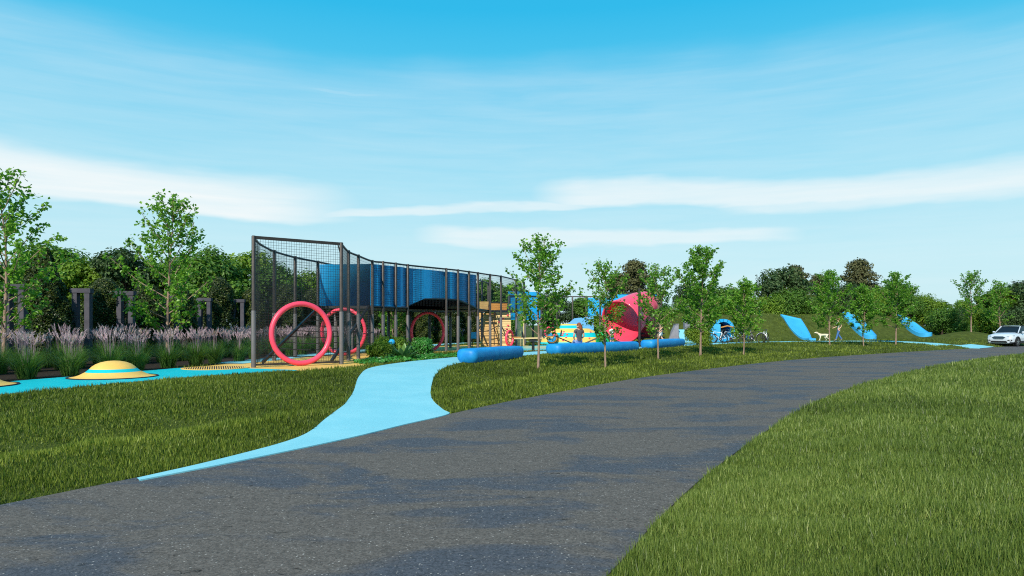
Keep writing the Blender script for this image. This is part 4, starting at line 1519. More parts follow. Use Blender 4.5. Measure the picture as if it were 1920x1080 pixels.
# plan x, y, height, kind, variant, leaf, label
WOOD = [
    (-28.5, 42, 6.3, 'r', 0, 'leaf_mid', 'round green tree behind the tall cone evergreen'),
    (-25.6, 41, 5.3, 'r', 1, 'leaf_light', 'light green tree right of the cone evergreen, above the concrete frames'),
    (-28.3, 48, 6.3, 'r', 2, 'leaf_light', 'pale rounded tree top just left of the dark rounded tree'),
    (-23.2, 41, 5.9, 'r', 0, 'leaf_dark', 'dark rounded tree left of the large young tree'),
    (-20.5, 42, 5.6, 'r', 1, 'leaf_mid', 'green tree hidden behind the large young tree crown'),
    (-17.6, 40, 6.0, 'r', 2, 'leaf_mid', 'broad green tree right of the large young tree'),
    (-16.9, 43.5, 6.0, 'r', 0, 'leaf_light', 'bright green tree touching the left post of the climbing frame'),
    (-14.6, 42, 5.1, 'r', 1, 'leaf_mid', 'green tree seen through the netting behind the left post'),
    (-13.2, 44, 4.9, 'r', 2, 'leaf_light', 'light green tree seen through the netting above the first pink ring'),
    (-11.6, 46, 4.7, 'r', 0, 'leaf_mid', 'green tree seen through the netting left of the blue end wall'),
    (-33.5, 44, 5.6, 'r', 1, 'leaf_mid', 'green tree behind the left-edge young tree'),
    (-9.6, 48, 4.2, 'r', 1, 'leaf_dark', 'dark tree under the left part of the blue tunnel'),
    (-7.2, 50, 4.2, 'r', 2, 'leaf_mid', 'green tree under the middle of the blue tunnel'),
    (-4.6, 53, 4.0, 'r', 0, 'leaf_dark', 'dark tree under the right part of the blue tunnel'),
    (-2.2, 60, 5.4, 'r', 1, 'leaf_mid', 'round green tree above the timber tower deck'),
    (0.2, 61, 5.2, 'r', 2, 'leaf_mid', 'green tree right of the timber tower deck'),
    (3.6, 60, 4.2, 'r', 0, 'leaf_dark', 'low dark tree above the striped mound'),
    (6.2, 62, 3.9, 'r', 1, 'leaf_mid', 'low green tree above the yellow stripes'),
    (13.2, 74, 8.3, 'p', 0, 'leaf_pine', 'tall brown-green pine above the pink slide'),
    (11.2, 73, 6.8, 'p', 1, 'leaf_pine', 'shorter brown-green pine left of the tall pine above the slide'),
    (15.6, 76, 5.8, 'p', 1, 'leaf_dark', 'dark conifer right of the tall pine above the slide'),
    (18.3, 70, 5.8, 'r', 1, 'leaf_dark', 'dark tree left of the tallest young lawn tree'),
    (21.5, 72, 5.5, 'r', 2, 'leaf_mid', 'green tree behind the tallest young lawn tree'),
    (23.7, 73, 5.4, 'r', 0, 'leaf_dark', 'dark round tree right of the tallest young lawn tree'),
    (26.0, 71, 4.3, 'r', 1, 'leaf_light', 'low light green tree behind the small young tree at the bicycles'),
    (28.3, 72, 7.4, 'r', 0, 'leaf_dark', 'dark blue-green tree left above the wide sheet slide'),
    (33.2, 80, 8.3, 'p', 1, 'leaf_pine', 'tall brown pine behind the dark blue-green tree'),
    (38.2, 85, 7.6, 'p', 0, 'leaf_pine', 'brown pine between the sheet slide and the middle slide'),
    (33.3, 72, 4.7, 'r', 2, 'leaf_dark', 'dark broad tree above the top of the sheet slide'),
    (36.0, 76, 5.2, 'r', 1, 'leaf_mid', 'green tree behind the young tree with the dog'),
    (40.8, 80, 9.0, 'p', 0, 'leaf_pine', 'tallest brown pine, right of centre of the bank'),
    (38.4, 74, 5.3, 'r', 2, 'leaf_light', 'yellow-green tree below the tallest brown pine'),
    (42.5, 80, 6.2, 'p', 1, 'leaf_pine', 'shorter pine right below the tallest brown pine'),
    (44.0, 78, 6.1, 'r', 0, 'leaf_mid', 'blue-green tree behind the bushy young lawn tree'),
    (46.7, 78, 4.7, 'r', 1, 'leaf_light', 'low light green tree left of the distant palm'),
    (50.2, 76, 4.2, 'r', 2, 'leaf_light', 'low yellow-green tree right of the distant palm'),
    (49.8, 71, 4.7, 'r', 0, 'leaf_mid', 'green tree behind the tree on the small mound'),
    (52.3, 72, 5.5, 'r', 1, 'leaf_mid', 'broad green tree between the mound tree and the car tree'),
    (52.8, 69, 6.4, 'r', 2, 'leaf_dark', 'large dark tree above the white car'),
    (55.6, 70, 6.2, 'r', 0, 'leaf_dark', 'dark tree cut off by the right edge of the picture'),
]
for k, (x, y, h, kd, v, lf, lab) in enumerate(WOOD):
    tm, cm = LT[kd][v]
    key = 'crown_'+lf
    cm2 = cm.copy() if len(cm.materials) and cm.materials[0] != MATS[lf] else cm
    if cm2 is not cm:
        ck = (kd, v, lf)
        cache = globals().setdefault('CROWNS', {})
        if ck in cache:
            bpy.data.meshes.remove(cm2)
            cm2 = cache[ck]
        else:
            cm2.materials.clear()
            cache[ck] = cm2
    plant('wood_tree', lab, 'tree', (tm, cm2), ('bark_dark', lf), (x, y, GZ0-.05), k*1.3, h/LH[kd], 'trees of the wood beyond the playground')

BUSH = []
rb = random.Random(77)
for k in range(13):       # understorey left and behind the frame
    BUSH.append((-31+k*2.55, 40.5+1.4*k+rb.uniform(-1, 1), rb.uniform(2.2, 3.2), 'shrub in the dark thicket behind the evergreens and the climbing frame', 'shrubs of the thicket'))
for k in range(22):       # behind the bank
    BUSH.append((8.5+k*1.95+rb.uniform(-.4, .4), 66.5+.30*k+rb.uniform(-1, 1), rb.uniform(2.9, 3.9), 'green shrub in the row behind the top of the grass bank', 'shrubs behind the grass bank'))
for k in range(9):        # by the car
    BUSH.append((42.5+k*1.75, 68.2+rb.uniform(-1.2, 1.0)-.15*k, rb.uniform(2.2, 3.4), 'leafy shrub in the thicket behind the white car', 'shrubs behind the car'))
BL = ['leaf_mid', 'leaf_light', 'leaf_dark', 'leaf_light']
BC = {}
for k, (x, y, h, lab, grp) in enumerate(BUSH):
    v, lf = k % 2, BL[(k*7+k//3) % 4]
    if (v, lf) not in BC:
        c = LT['b'][v][1].copy()
        c.materials.clear()
        BC[(v, lf)] = c
    plant('shrub', lab, 'shrub', (LT['b'][v][0], BC[(v, lf)]), ('bark_dark', lf), (x, y, gz(x, y)-.05), k*1.9, h/2.6, grp, ('stem', 'foliage'))

# clipped round shrub by the bicycles
c = lobed_tree(41, 1.25, 1.9, 'bush')
plant('round_shrub', 'clipped round yellow-green shrub at the right end of the third blue bench', 'shrub', c, ('bark_dark', 'leaf_lime'), (11.55, 42.6, gz(11.55, 42.6)-.03), 0, 1.0, None, ('stem', 'foliage'))


def palm(label, loc, H, n, L):
    t = thing('palm', label, 'palm', loc, 0, 'palms in the wood')
    MB().tube([(0, 0, -.1), (.1, .05, H*.6), (.05, 0, H)], [.18, .14, .16], 8).build('trunk', 'bark_dark', t, True)
    rng = np.random.default_rng(int(H*10))
    V, F, rn = [], [], []
    for k in range(n):
        az = k*2.4
        el = R(rng.uniform(5, 75))
        d = np.array([math.cos(az)*math.cos(el), math.sin(az)*math.cos(el), math.sin(el)])
        side = np.array([-math.sin(az), math.cos(az), 0])
        for s in np.linspace(.15, 1, 18):
            p = np.array([.05, 0, H])+d*L*s-np.array([0, 0, .55*L*s*s])
            for sg in (-1, 1):
                ll = L*.34*math.sin(PI*min(1, s*.85+.12))
                e = p+side*sg*ll*.8+d*ll*.5-np.array([0, 0, ll*.35])
                w = d*.035*L
                i = len(V)
                V += [p-w, p+w, e]
                F.append((i, i+1, i+2))
                rn += [rng.uniform(0, 1)]*3
    link('fronds', np_mesh('fronds', np.array(V), np.array(F), np.array(rn)), 'leaf_light', t)


palm('distant palm on the skyline right of the grass bank', (50.2, 80, GZ0), 3.1, 26, 2.0)
palm('dark palm fronds left of the large tree above the car', (49.6, 69.5, GZ0), 4.0, 22, 2.2)

# ------------------------------------------------------------------ plumed grasses
def reed_clump(seed):
    rng = np.random.default_rng(seed)
    V, F, rn = [], [], []
    for k in range(400):
        az, r0 = rng.uniform(0, 2*PI), rng.uniform(0, .17)
        h, out = rng.uniform(.45, .80), rng.uniform(.08, .58)
        dx, dy = math.cos(az), math.sin(az)
        w = rng.uniform(.005, .0095)
        cv = rng.uniform(0, 1)
        i = len(V)
        for s in (0, .4, .75, 1.0):
            x = r0+out*s**1.8
            z = h*(s-.30*s**3*(out/.4))
            ww = w*(1-s*.85)
            V += [(x*dx-dy*ww, x*dy+dx*ww, z), (x*dx+dy*ww, x*dy-dx*ww, z)]
            rn += [cv, cv]
        for q in range(3):
            F.append((i+2*q, i+2*q+1, i+2*q+3, i+2*q+2))
    blades = np_mesh('blades', np.array(V), np.array(F), np.array(rn))
    V, F, rn = [], [], []
    for k in range(32):
        az = rng.uniform(0, 2*PI)
        out = rng.uniform(.02, .27)
        h = rng.uniform(.70, .88)
        b = np.array([math.cos(az)*out, math.sin(az)*out, h])
        d = np.array([math.cos(az)*.35+rng.normal(0, .12), math.sin(az)*.35+rng.normal(0, .12), 1.0])
        d /= np.linalg.norm(d)
        cv = rng.uniform(0, 1)
        st = np.array([math.cos(az)*.06, math.sin(az)*.06, .2])
        sd = np.array([-math.sin(az), math.cos(az), 0])
        i = len(V)
        V += [st-sd*.0015, st+sd*.0015, b+sd*.0015, b-sd*.0015]
        F.append((i, i+1, i+2, i+3))
        rn += [cv*.3]*4
        L = rng.uniform(.13, .20)
        for q in range(9):
            s = q/9
            o = b+d*L*s*.75
            e = o+d*L*.50+rng.normal(0, .016, 3)+np.array([math.cos(az), math.sin(az), 0])*.02+np.array([.018, 0, 0])
            sw = np.cross(d, rng.normal(size=3))
            sw = sw/np.linalg.norm(sw)*.0055
            mid = (o+e)/2
            i = len(V)
            V += [o, mid+sw, e, mid-sw]
            F.append((i, i+1, i+2, i+3))
            rn += [min(1, cv*.7+rng.uniform(0, .3))]*4
    plumes = np_mesh('plumes', np.array(V), np.array(F), np.array(rn))
    return blades, plumes


RC = [reed_clump(51), reed_clump(52), reed_clump(53)]
front_row = [(-12.75, 14.0), (-12.25, 15.2), (-11.9, 16.4), (-11.45, 17.4), (-11.15, 18.5), (-10.75, 19.4), (-10.6, 20.5), (-10.25, 21.6), (-10.05, 22.8), (-9.85, 24.0),
             (-9.7, 25.3), (-9.5, 26.6), (-9.35, 28.0), (-9.2, 29.4), (-8.95, 30.8), (-8.7, 32.3), (-8.4, 33.8), (-8.0, 35.4), (-7.5, 37.0)]
ordw = ['first', 'second', 'third', 'fourth', 'fifth', 'sixth', 'seventh', 'eighth', 'ninth', 'tenth']
rg = random.Random(9)
for k, (x, y) in enumerate(front_row):
    if k < 10:
        lab = 'plumed grass clump, %s from the left edge in the front row of the bed' % ordw[k]
    else:
        lab = 'plumed grass clump in the front row seen through the frame, %s from its left post' % ordw[k-10]
    plant('plumed_grass', lab, 'grass clump', RC[k % 3], ('reed', 'plume'), (x+.22+rg.uniform(-.1, .1), y+rg.uniform(-.1, .1), GZ0+.01), k*2.2, rg.uniform(1.02, 1.25), 'plumed grasses in the bed', ('blades', 'plumes'))
back_row = []
for k in range(30):
    x, y = -14.1+.175*k, 14.6+.84*k
    back_row.append((x+rg.uniform(-.15, .15), y))
for k in range(26):
    back_row.append((-15.0+.19*k+rg.uniform(-.2, .2), 16+.95*k))
for k in range(8):
    back_row.append((-5.8+.55*k, 47.2+.4*k))
for k, (x, y) in enumerate(back_row):
    plant('plumed_grass', 'plumed grass clump in the crowded rear rows of the bed', 'grass clump', RC[(k+1) % 3], ('reed', 'plume'), (x, y, GZ0+.01), k*1.3, rg.uniform(1.0, 1.28), 'plumed grasses in the rear rows', ('blades', 'plumes'))

# ------------------------------------------------------------------ entrance bed: shrubs, agave, ground cover
c1 = lobed_tree(61, 1.0, 1.7, 'bush')
c2 = lobed_tree(62, 1.15, 1.6, 'bush')
plant('low_shrub', 'small-leaved olive green shrub behind the agave', 'shrub', c1, ('bark_dark', 'leaf_light'), (-4.75, 27.2, GZ0-.02), 0, .78, None, ('stem', 'foliage'))
plant('low_shrub', 'dark green shrub right of the agave below the third pink ring', 'shrub', c2, ('bark_dark', 'leaf_ivy'), (-3.75, 28.3, GZ0-.02), 1, .72, None, ('stem', 'foliage'))
plant('low_shrub', 'green shrub left behind the agave at the foot of the posts', 'shrub', c1, ('bark_dark', 'leaf_light'), (-5.05, 26.2, GZ0-.02), 2, .62, None, ('stem', 'foliage'))


def agave(label, loc, n=24, L=.80):
    t = thing('agave', label, 'agave', loc)
    rng = np.random.default_rng(4)
    for k in range(n):
        az = k*2.399
        g = k/n
        el = R(18+62*g)+rng.uniform(-.1, .1)
        l = L*(1-.25*g)*rng.uniform(.9, 1.1)
        V, F = [], []
        for s in np.linspace(0, 1, 7):
            w = .095*(math.sin(PI*min(1, s*.82+.18))**.8)*(1 if s < 1 else 0)+.001
            r = .04+l*s*math.cos(el)
            z = .03+l*s*math.sin(el)-.22*l*s*s*(1-g)
            cx, cy = math.cos(az), math.sin(az)
            V += [(r*cx-cy*w, r*cy+cx*w, z+.035*(1-s)), (r*cx, r*cy, z-.005), (r*cx+cy*w, r*cy-cx*w, z+.035*(1-s))]
        for q in range(6):
            for e in (0, 1):
                i = q*3+e
                F.append((i, i+1, i+4, i+3))
        me = np_mesh('leaf', np.array(V), np.array(F), np.full(len(V), .35*rng.uniform(.2, 1)+.6*(g > .75)), True)
        link('leaf', me, 'leaf_agave', t)


agave('spiky green agave at the bend of the light blue path', (-4.0, 25.2, GZ0))


def cover(name, label, poly, n, size, mat, h, seed):
    rng = np.random.default_rng(seed)
    P = np.array(poly)
    lo, hi = P.min(0), P.max(0)
    pts = rng.uniform(lo, hi, (n*2, 2))
    pts = pts[in_poly(pts[:, 0], pts[:, 1], poly)][:n]
    z = ground(pts[:, 0], pts[:, 1])
    Q = np.stack([pts[:, 0], pts[:, 1], z+rng.uniform(.02, h, len(pts))*(.6+.4*np.sin(pts[:, 0]*5)*np.sin(pts[:, 1]*3))], 1)
    V, F, rn = leaf_quads(Q, size*rng.uniform(.7, 1.2, len(Q)), rng, .6, .85)
    o = link(name, np_mesh(name, V, F, rn), mat)
    tag(o, label, 'ground cover', kind='stuff')


IVY = [(-5.3, 22.7), (-4.4, 21.9), (-4.0, 23.0), (-3.3, 24.6), (-2.5, 26.6), (-1.9, 28.0), (-2.6, 28.6), (-3.6, 27.4), (-4.3, 26.2), (-5.2, 24.6)]
cover('ivy', 'bright green leafy ground cover edging the light blue path', IVY, 2600, .13, 'leaf_ivy', .18, 8)

# ------------------------------------------------------------------ people and the dog
def skin_mesh(name, joints, bones, grow=0.0, root=None, sub=2):
    """joints: {name: ((x,y,z), r or (rx,ry))}; bones: pairs"""
    names = []
    for a, b in bones:
        for q in (a, b):
            if q not in names:
                names.append(q)
    bm = bmesh.new()
    lay = bm.verts.layers.skin.verify()
    vs = {}
    for q in names:
        p, r = joints[q]
        v = bm.verts.new(p)
        rr = r if isinstance(r, tuple) else (r, r)
        v[lay].radius = (rr[0]+grow, rr[1]+grow)
        v[lay].use_root = (q == (root or names[0]))
        vs[q] = v
    for a, b in bones:
        bm.edges.new((vs[a], vs[b]))
    me = bpy.data.meshes.new(name+'_skeleton')
    bm.to_mesh(me)
    bm.free()
    ob = bpy.data.objects.new(name+'_tmp', me)
    COL.objects.link(ob)
    sk = ob.modifiers.new('skin', 'SKIN')
    sk.use_smooth_shade = True
    ss = ob.modifiers.new('sub', 'SUBSURF')
    ss.levels = sub
    ss.render_levels = sub
    dg = bpy.context.evaluated_depsgraph_get()
    out = bpy.data.meshes.new_from_object(ob.evaluated_get(dg))
    out.name = name
    bpy.data.objects.remove(ob)
    bpy.data.meshes.remove(me)
    for p in out.polygons:
        p.use_smooth = True
    return out


def add_hand(J, B, wrist, name, d, side, s):
    """palm and five fingers growing out of a wrist; d = direction of the hand, side = thumb side"""
    w = Vector(J[wrist][0])
    d, side = Vector(d).normalized(), Vector(side).normalized()
    palm = w+d*.055*s
    J[name+'_palm'] = (tuple(palm), (.030*s, .020*s))
    B.append((wrist, name+'_palm'))
    down = d.cross(side)
    for k, (o, ln) in enumerate(((.030, .060), (.010, .070), (-.010, .066), (-.030, .052))):
        a = palm+side*o*s+d*.035*s
        b = a+d*ln*.55*s-down*.008*s
        c = b+d*ln*.42*s-down*.020*s
        for q, p, r in (('a', a, .0095), ('b', b, .0088), ('c', c, .0075)):
            J['%s_f%d%s' % (name, k, q)] = (tuple(p), r*s)
        B += [(name+'_palm', '%s_f%da' % (name, k)), ('%s_f%da' % (name, k), '%s_f%db' % (name, k)), ('%s_f%db' % (name, k), '%s_f%dc' % (name, k))]
    a = palm+side*.040*s-d*.01*s
    b = a+side*.018*s+d*.032*s
    J[name+'_ta'] = (tuple(a), .011*s)
    J[name+'_tb'] = (tuple(b), .009*s)
    B += [(name+'_palm', name+'_ta'), (name+'_ta', name+'_tb')]


def person(label, loc, rz, s, pose, top, bottom, hair, long_hair=False, sleeves='short', legs='long', cap=None):
    """faces +Y before turning; pose gives the joints that differ from standing"""
    t = thing('person', label, 'person', loc, rz)
    J = {'pelvis': ((0, 0, .93), (.135, .105)), 'waist': ((0, 0, 1.06), (.125, .095)), 'chest': ((0, 0, 1.27), (.155, .105)), 'collar': ((0, 0, 1.42), (.095, .075)),
         'neck': ((0, .01, 1.50), .048), 'jaw': ((0, .035, 1.565), (.058, .068)), 'head': ((0, .02, 1.65), (.076, .092)), 'crown': ((0, .005, 1.73), (.060, .072))}
    for sd, x in (('L', -1), ('R', 1)):
        J.update({'sh'+sd: ((x*.185, 0, 1.405), .062), 'el'+sd: ((x*.235, -.02, 1.13), .043), 'wr'+sd: ((x*.235, .06, .90), .029),
                  'hip'+sd: ((x*.095, 0, .88), .092), 'kn'+sd: ((x*.10, .015, .49), .060), 'an'+sd: ((x*.10, -.02, .09), .040), 'toe'+sd: ((x*.115, .13, .035), .036)})
    pose = dict(pose)
    face = Vector(pose.pop('face', (0, 1, 0))).normalized()
    for k, v in pose.items():
        J[k] = (v, J[k][1])
    J = {k: (tuple(c*s for c in p), (r*s if not isinstance(r, tuple) else tuple(q*s for q in r))) for k, (p, r) in J.items()}
    B = [('pelvis', 'waist'), ('waist', 'chest'), ('chest', 'collar'), ('collar', 'neck'), ('neck', 'jaw'), ('jaw', 'head'), ('head', 'crown')]
    for sd in 'LR':
        B += [('collar', 'sh'+sd), ('sh'+sd, 'el'+sd), ('el'+sd, 'wr'+sd), ('pelvis', 'hip'+sd), ('hip'+sd, 'kn'+sd), ('kn'+sd, 'an'+sd), ('an'+sd, 'toe'+sd)]
    JB, BB = dict(J), list(B)
    for sd, x in (('L', 1), ('R', -1)):
        d = Vector(J['wr'+sd][0])-Vector(J['el'+sd][0])
        side = Vector((x*.3, 1, 0))
        side = side-d.normalized()*side.dot(d.normalized())
        add_hand(JB, BB, 'wr'+sd, 'hand'+sd, d, side, s)
    body = link('body', skin_mesh('body', JB, BB, 0, 'pelvis'), 'skin', t)
    # shirt
    SB = [('pelvis', 'waist'), ('waist', 'chest'), ('chest', 'collar')]
    JS = dict(J)
    for sd in 'LR':
        e = Vector(J['sh'+sd][0]).lerp(Vector(J['el'+sd][0]), .55)
        JS['sl'+sd] = (tuple(e), .054*s)
        SB += [('collar', 'sh'+sd), ('sh'+sd, 'sl'+sd)]
        if sleeves == 'long':
            SB += [('sl'+sd, 'el'+sd), ('el'+sd, 'wr'+sd)]
    link('shirt', skin_mesh('shirt', JS, SB, .016*s, 'waist'), top, t)
    # trousers or shorts
    TB = [('pelvis', 'waist')]
    JT = dict(J)
    JT['waist'] = (tuple(Vector(J['pelvis'][0]).lerp(Vector(J['waist'][0]), .45)), JT['waist'][1])
    for sd in 'LR':
        TB += [('pelvis', 'hip'+sd)]
        if legs == 'long':
            TB += [('hip'+sd, 'kn'+sd), ('kn'+sd, 'an'+sd)]
        else:
            JT['sh_'+sd] = (tuple(Vector(J['hip'+sd][0]).lerp(Vector(J['kn'+sd][0]), .85)), .078*s)
            TB += [('hip'+sd, 'sh_'+sd)]
    link('trousers' if legs == 'long' else 'shorts', skin_mesh('trousers', JT, TB, .013*s, 'pelvis'), bottom, t)
    for sd in 'LR':
        link('shoe', skin_mesh('shoe', J, [('an'+sd, 'toe'+sd)], .010*s), 'shoe', t)
    # head furniture
    hc = Vector(J['head'][0])
    f = (hc-Vector(J['jaw'][0]))
    sdv = Vector((face.y, -face.x, 0)).normalized()
    mb = MB()
    mb.ball(hc+Vector((0, 0, .035*s))-face*.022*s, .106*s, 14, 9, (.92, .98, 1.0))
    if long_hair:
        base = hc-face*.055*s
        mb.tube([base+Vector((0, 0, .02*s)), base-face*.03*s+Vector((0, 0, -.10*s)), base-face*.035*s+Vector((0, 0, -.22*s)), base-face*.02*s+Vector((0, 0, -.33*s))],
                [.10*s, .105*s, .095*s, .04*s], 12)
    link('hair', mb.mesh('hair', True, None, 80), hair, t)
    if cap:
        mb = MB().ball(hc+Vector((0, 0, .06*s)), .112*s, 14, 8, (.95, 1.0, .75))
        mb.box(hc+face*.13*s+Vector((0, 0, .055*s)), (.15*s, .13*s, .015*s))
        link('cap', mb.mesh('cap', True), cap, t)
    fb = MB()
    for sg in (-1, 1):
        fb.ball(hc+face*.088*s+sdv*sg*.030*s, .010*s, 6, 4)
    link('eyes', fb.mesh('eyes', True), 'hair_brown', t)
    nb_ = MB().ball(hc+face*.100*s-Vector((0, 0, .03*s)), .016*s, 8, 5, (.8, .9, 1.3))
    for sg in (-1, 1):
        nb_.ball(hc+sdv*sg*.078*s-Vector((0, 0, .01*s)), .024*s, 8, 5, (.5, .7, 1.2))
    link('nose_and_ears', nb_.mesh('nose_and_ears', True), 'skin', t)
    mo = MB().ball(hc+face*.090*s-Vector((0, 0, .075*s)), .016*s, 8, 4, (1.4, .5, .4))
    link('mouth', mo.mesh('mouth', True), 'cap_red', t)
    return t


# the seated woman: hips on the long bench, legs over its far side
bz = gz(3.6, 31.9)-.05+.52
sit = {'pelvis': (0, 0, .09), 'waist': (0, -.01, .23), 'chest': (0, .0, .44), 'collar': (0, .02, .585), 'neck': (0, .03, .66), 'jaw': (-.02, .05, .72), 'head': (-.01, .045, .80), 'crown': (0, .03, .875),
       'hipL': (-.10, .05, .07), 'hipR': (.10, .05, .07), 'knL': (-.12, .48, .09), 'knR': (.12, .48, .09), 'anL': (-.12, .54, -.36), 'anR': (.12, .50, -.36),
       'toeL': (-.13, .70, -.42), 'toeR': (.13, .66, -.42), 'shL': (-.18, .01, .565), 'shR': (.18, .01, .565), 'elL': (-.235, .04, .31), 'elR': (.235, .04, .31),
       'wrL': (-.16, .26, .17), 'wrR': (.16, .26, .17)}
sit['face'] = (-.9, .35, -.1)


def seated(label, loc, rz):
    return person(label, loc, rz, 1.0, sit, 'shirt_grey', 'denim_pale', 'hair_auburn', True)


seated('seated woman with long auburn hair, dark grey T-shirt and jeans on the long bench', (3.05, 31.05, bz), R(10))

kidpose = {'elL': (-.25, .06, 1.16), 'wrL': (-.16, .24, 1.22), 'elR': (.25, .06, 1.16), 'wrR': (.16, .24, 1.22)}
person('standing child in pale T-shirt and blue denim shorts before the pink slide', (5.85, 40.0, GZ0+.02), R(-10), .69, kidpose, 'shirt_pale', 'denim', 'hair_brown', legs='short')

walk_pose = {'knL': (-.10, .14, .50), 'anL': (-.10, .26, .12), 'toeL': (-.11, .40, .055), 'knR': (.10, -.02, .50), 'anR': (.10, -.30, .16), 'toeR': (.11, -.20, .045),
             'elL': (-.24, -.10, 1.14), 'wrL': (-.22, .06, .95), 'elR': (.24, .06, 1.13), 'wrR': (.2, .27, 1.05)}
person('walking person in grey top, blue jeans and reddish cap behind the white dog', (25.65, 53.6, gz(25.6, 53.6)+.03), R(90), 1.0, walk_pose, 'shirt_sage', 'denim', 'hair_brown', cap='cap_red')
person('person in brown top and white shorts walking behind the third blue bench', (9.25, 42.4, GZ0+.03), R(80), 1.0, walk_pose, 'shirt_taupe', 'shorts_white', 'hair_brown', legs='short')


def dog(label, loc, rz):
    t = thing('dog', label, 'dog', loc, rz)
    J = {'hip': ((-.30, 0, .50), (.095, .085)), 'belly': ((-.05, 0, .49), (.085, .08)), 'chest': ((.20, 0, .47), (.115, .10)), 'withers': ((.30, 0, .54), (.085, .08)),
         'neck': ((.42, 0, .62), .066), 'skull': ((.50, 0, .68), .070), 'muzzle': ((.61, 0, .645), .038), 'nose': ((.66, 0, .64), .028),
         'tail1': ((-.40, 0, .53), .030), 'tail2': ((-.52, 0, .50), .024), 'tail3': ((-.62, 0, .56), .014)}
    B = [('hip', 'belly'), ('belly', 'chest'), ('chest', 'withers'), ('withers', 'neck'), ('neck', 'skull'), ('skull', 'muzzle'), ('muzzle', 'nose'), ('hip', 'tail1'), ('tail1', 'tail2'), ('tail2', 'tail3')]
    for sd, y, ph in (('l', .085, .10), ('r', -.085, -.08)):
        J.update({'fs'+sd: ((.22, y, .38), .050), 'fe'+sd: ((.20+ph*.3, y, .25), .034), 'fw'+sd: ((.22+ph*.7, y, .10), .024), 'fp'+sd: ((.25+ph, y, .025), .026),
                  'hs'+sd: ((-.30, y, .42), .066), 'hk'+sd: ((-.22-ph*.3, y, .29), .044), 'hh'+sd: ((-.40-ph*.8, y, .15), .026), 'hp'+sd: ((-.36-ph, y, .025), .026)})
        B += [('chest', 'fs'+sd), ('fs'+sd, 'fe'+sd), ('fe'+sd, 'fw'+sd), ('fw'+sd, 'fp'+sd), ('hip', 'hs'+sd), ('hs'+sd, 'hk'+sd), ('hk'+sd, 'hh'+sd), ('hh'+sd, 'hp'+sd)]
        J['ear'+sd] = ((.47, y*.8, .70), .026)
        J['eart'+sd] = ((.46, y*1.05, .63), .018)
        B += [('skull', 'ear'+sd), ('ear'+sd, 'eart'+sd)]
    link('body', skin_mesh('dog_body', J, B, 0, 'chest'), 'dog_coat', t)
    MB().tube([(.40+.05*math.cos(a)*0, .072*math.cos(a), .60+.072*math.sin(a)) for a in np.linspace(0, 2*PI, 16)[:-1]], .010, 6, closed=True).build('collar', 'cap_red', t, True)
    MB().ball((.68, 0, .648), .017, 8, 5).build('nose', 'black_metal', t, True)


dog('cream white dog walking ahead of the person in jeans', (24.35, 53.5, gz(24.3, 53.5)+.035), R(180))

# ------------------------------------------------------------------ bicycles
def bicycle(label, loc, rz, lean, mat, guards=False):
    t = thing('bicycle', label, 'bicycle', loc, rz, 'bicycles parked by the bank')
    t.rotation_euler = (lean, 0, rz)
    WR, x0, x1 = .34, -.52, .52
    for x in (x0, x1):
        tyre = MB().tube([(x+WR*math.cos(a), 0, WR+WR*math.sin(a)) for a in np.linspace(0, 2*PI, 33)[:-1]], .024, 8, closed=True)
        w = MB().tube([(x, -.05, WR), (x, .05, WR)], .022, 8).build('wheel', 'bike_black', t, True)
        tyre.build('tyre', 'tyre', w, True)
        MB().tube([(x+.305*math.cos(a), 0, WR+.305*math.sin(a)) for a in np.linspace(0, 2*PI, 33)[:-1]], .011, 6, closed=True).build('rim', 'bike_black', w, True)
        sp = MB()
        for k in range(14):
            a = 2*PI*k/14
            sp.tube([(x+.02*math.cos(a+.6), .02*(-1)**k, WR+.02*math.sin(a+.6)), (x+.3*math.cos(a), 0, WR+.3*math.sin(a))], .0025, 3, caps=False)
        tag(sp.build('spokes', 'bike_black', w), kind='stuff')
        if guards:
            MB().tube([(x+.385*math.cos(a), 0, WR+.385*math.sin(a)) for a in np.linspace(R(20), R(165), 12)], .016, 6).build('mudguard', 'bike_silver', t, True)
    bb, seat, head, hd2 = (-.10, 0, .28), (-.24, 0, .74), (.36, 0, .80), (.40, 0, .68)
    fr = MB()
    for a, b in ((bb, seat), (bb, hd2), (seat, head), (head, hd2)):
        fr.tube([a, b], .021, 8)
    for sy in (-.05, .05):
        fr.tube([(x0, sy, WR), bb], .011, 6)
        fr.tube([(x0, sy, WR), (seat[0], 0, seat[2]-.03)], .010, 6)
    fr.build('frame', mat, t, True)
    fk = MB()
    for sy in (-.05, .05):
        fk.tube([hd2, (.43, sy, .60), (x1, sy, WR)], .014, 6)
    fk.build('fork', 'bike_black', t, True)
    MB().tube([head, (.345, 0, .93)], .014, 6).tube([(.30, -.30, .97), (.35, -.12, .95), (.35, .12, .95), (.30, .30, .97)], .013, 6).build('handlebar', 'bike_black', t, True)
    MB().tube([seat, (-.27, 0, .88)], .013, 6).build('seat_post', 'chrome', t, True)
    MB().ball((-.27, 0, .91), .13, 12, 6, (1.0, .5, .26)).build('saddle', 'bike_black', t, True)
    MB().tube([(-.10, -.07, .28), (-.10, .07, .28)], .085, 14).build('chainring', 'bike_black', t, True)
    MB().tube([(-.10, .08, .28), (.02, .08, .17)], .012, 6).tube([(-.10, -.08, .28), (-.22, -.08, .39)], .012, 6).build('crank', 'chrome', t, True)
    for p in ((.02, .13, .17), (-.22, -.13, .39)):
        MB().box(p, (.09, .09, .02)).build('pedal', 'bike_black', t)


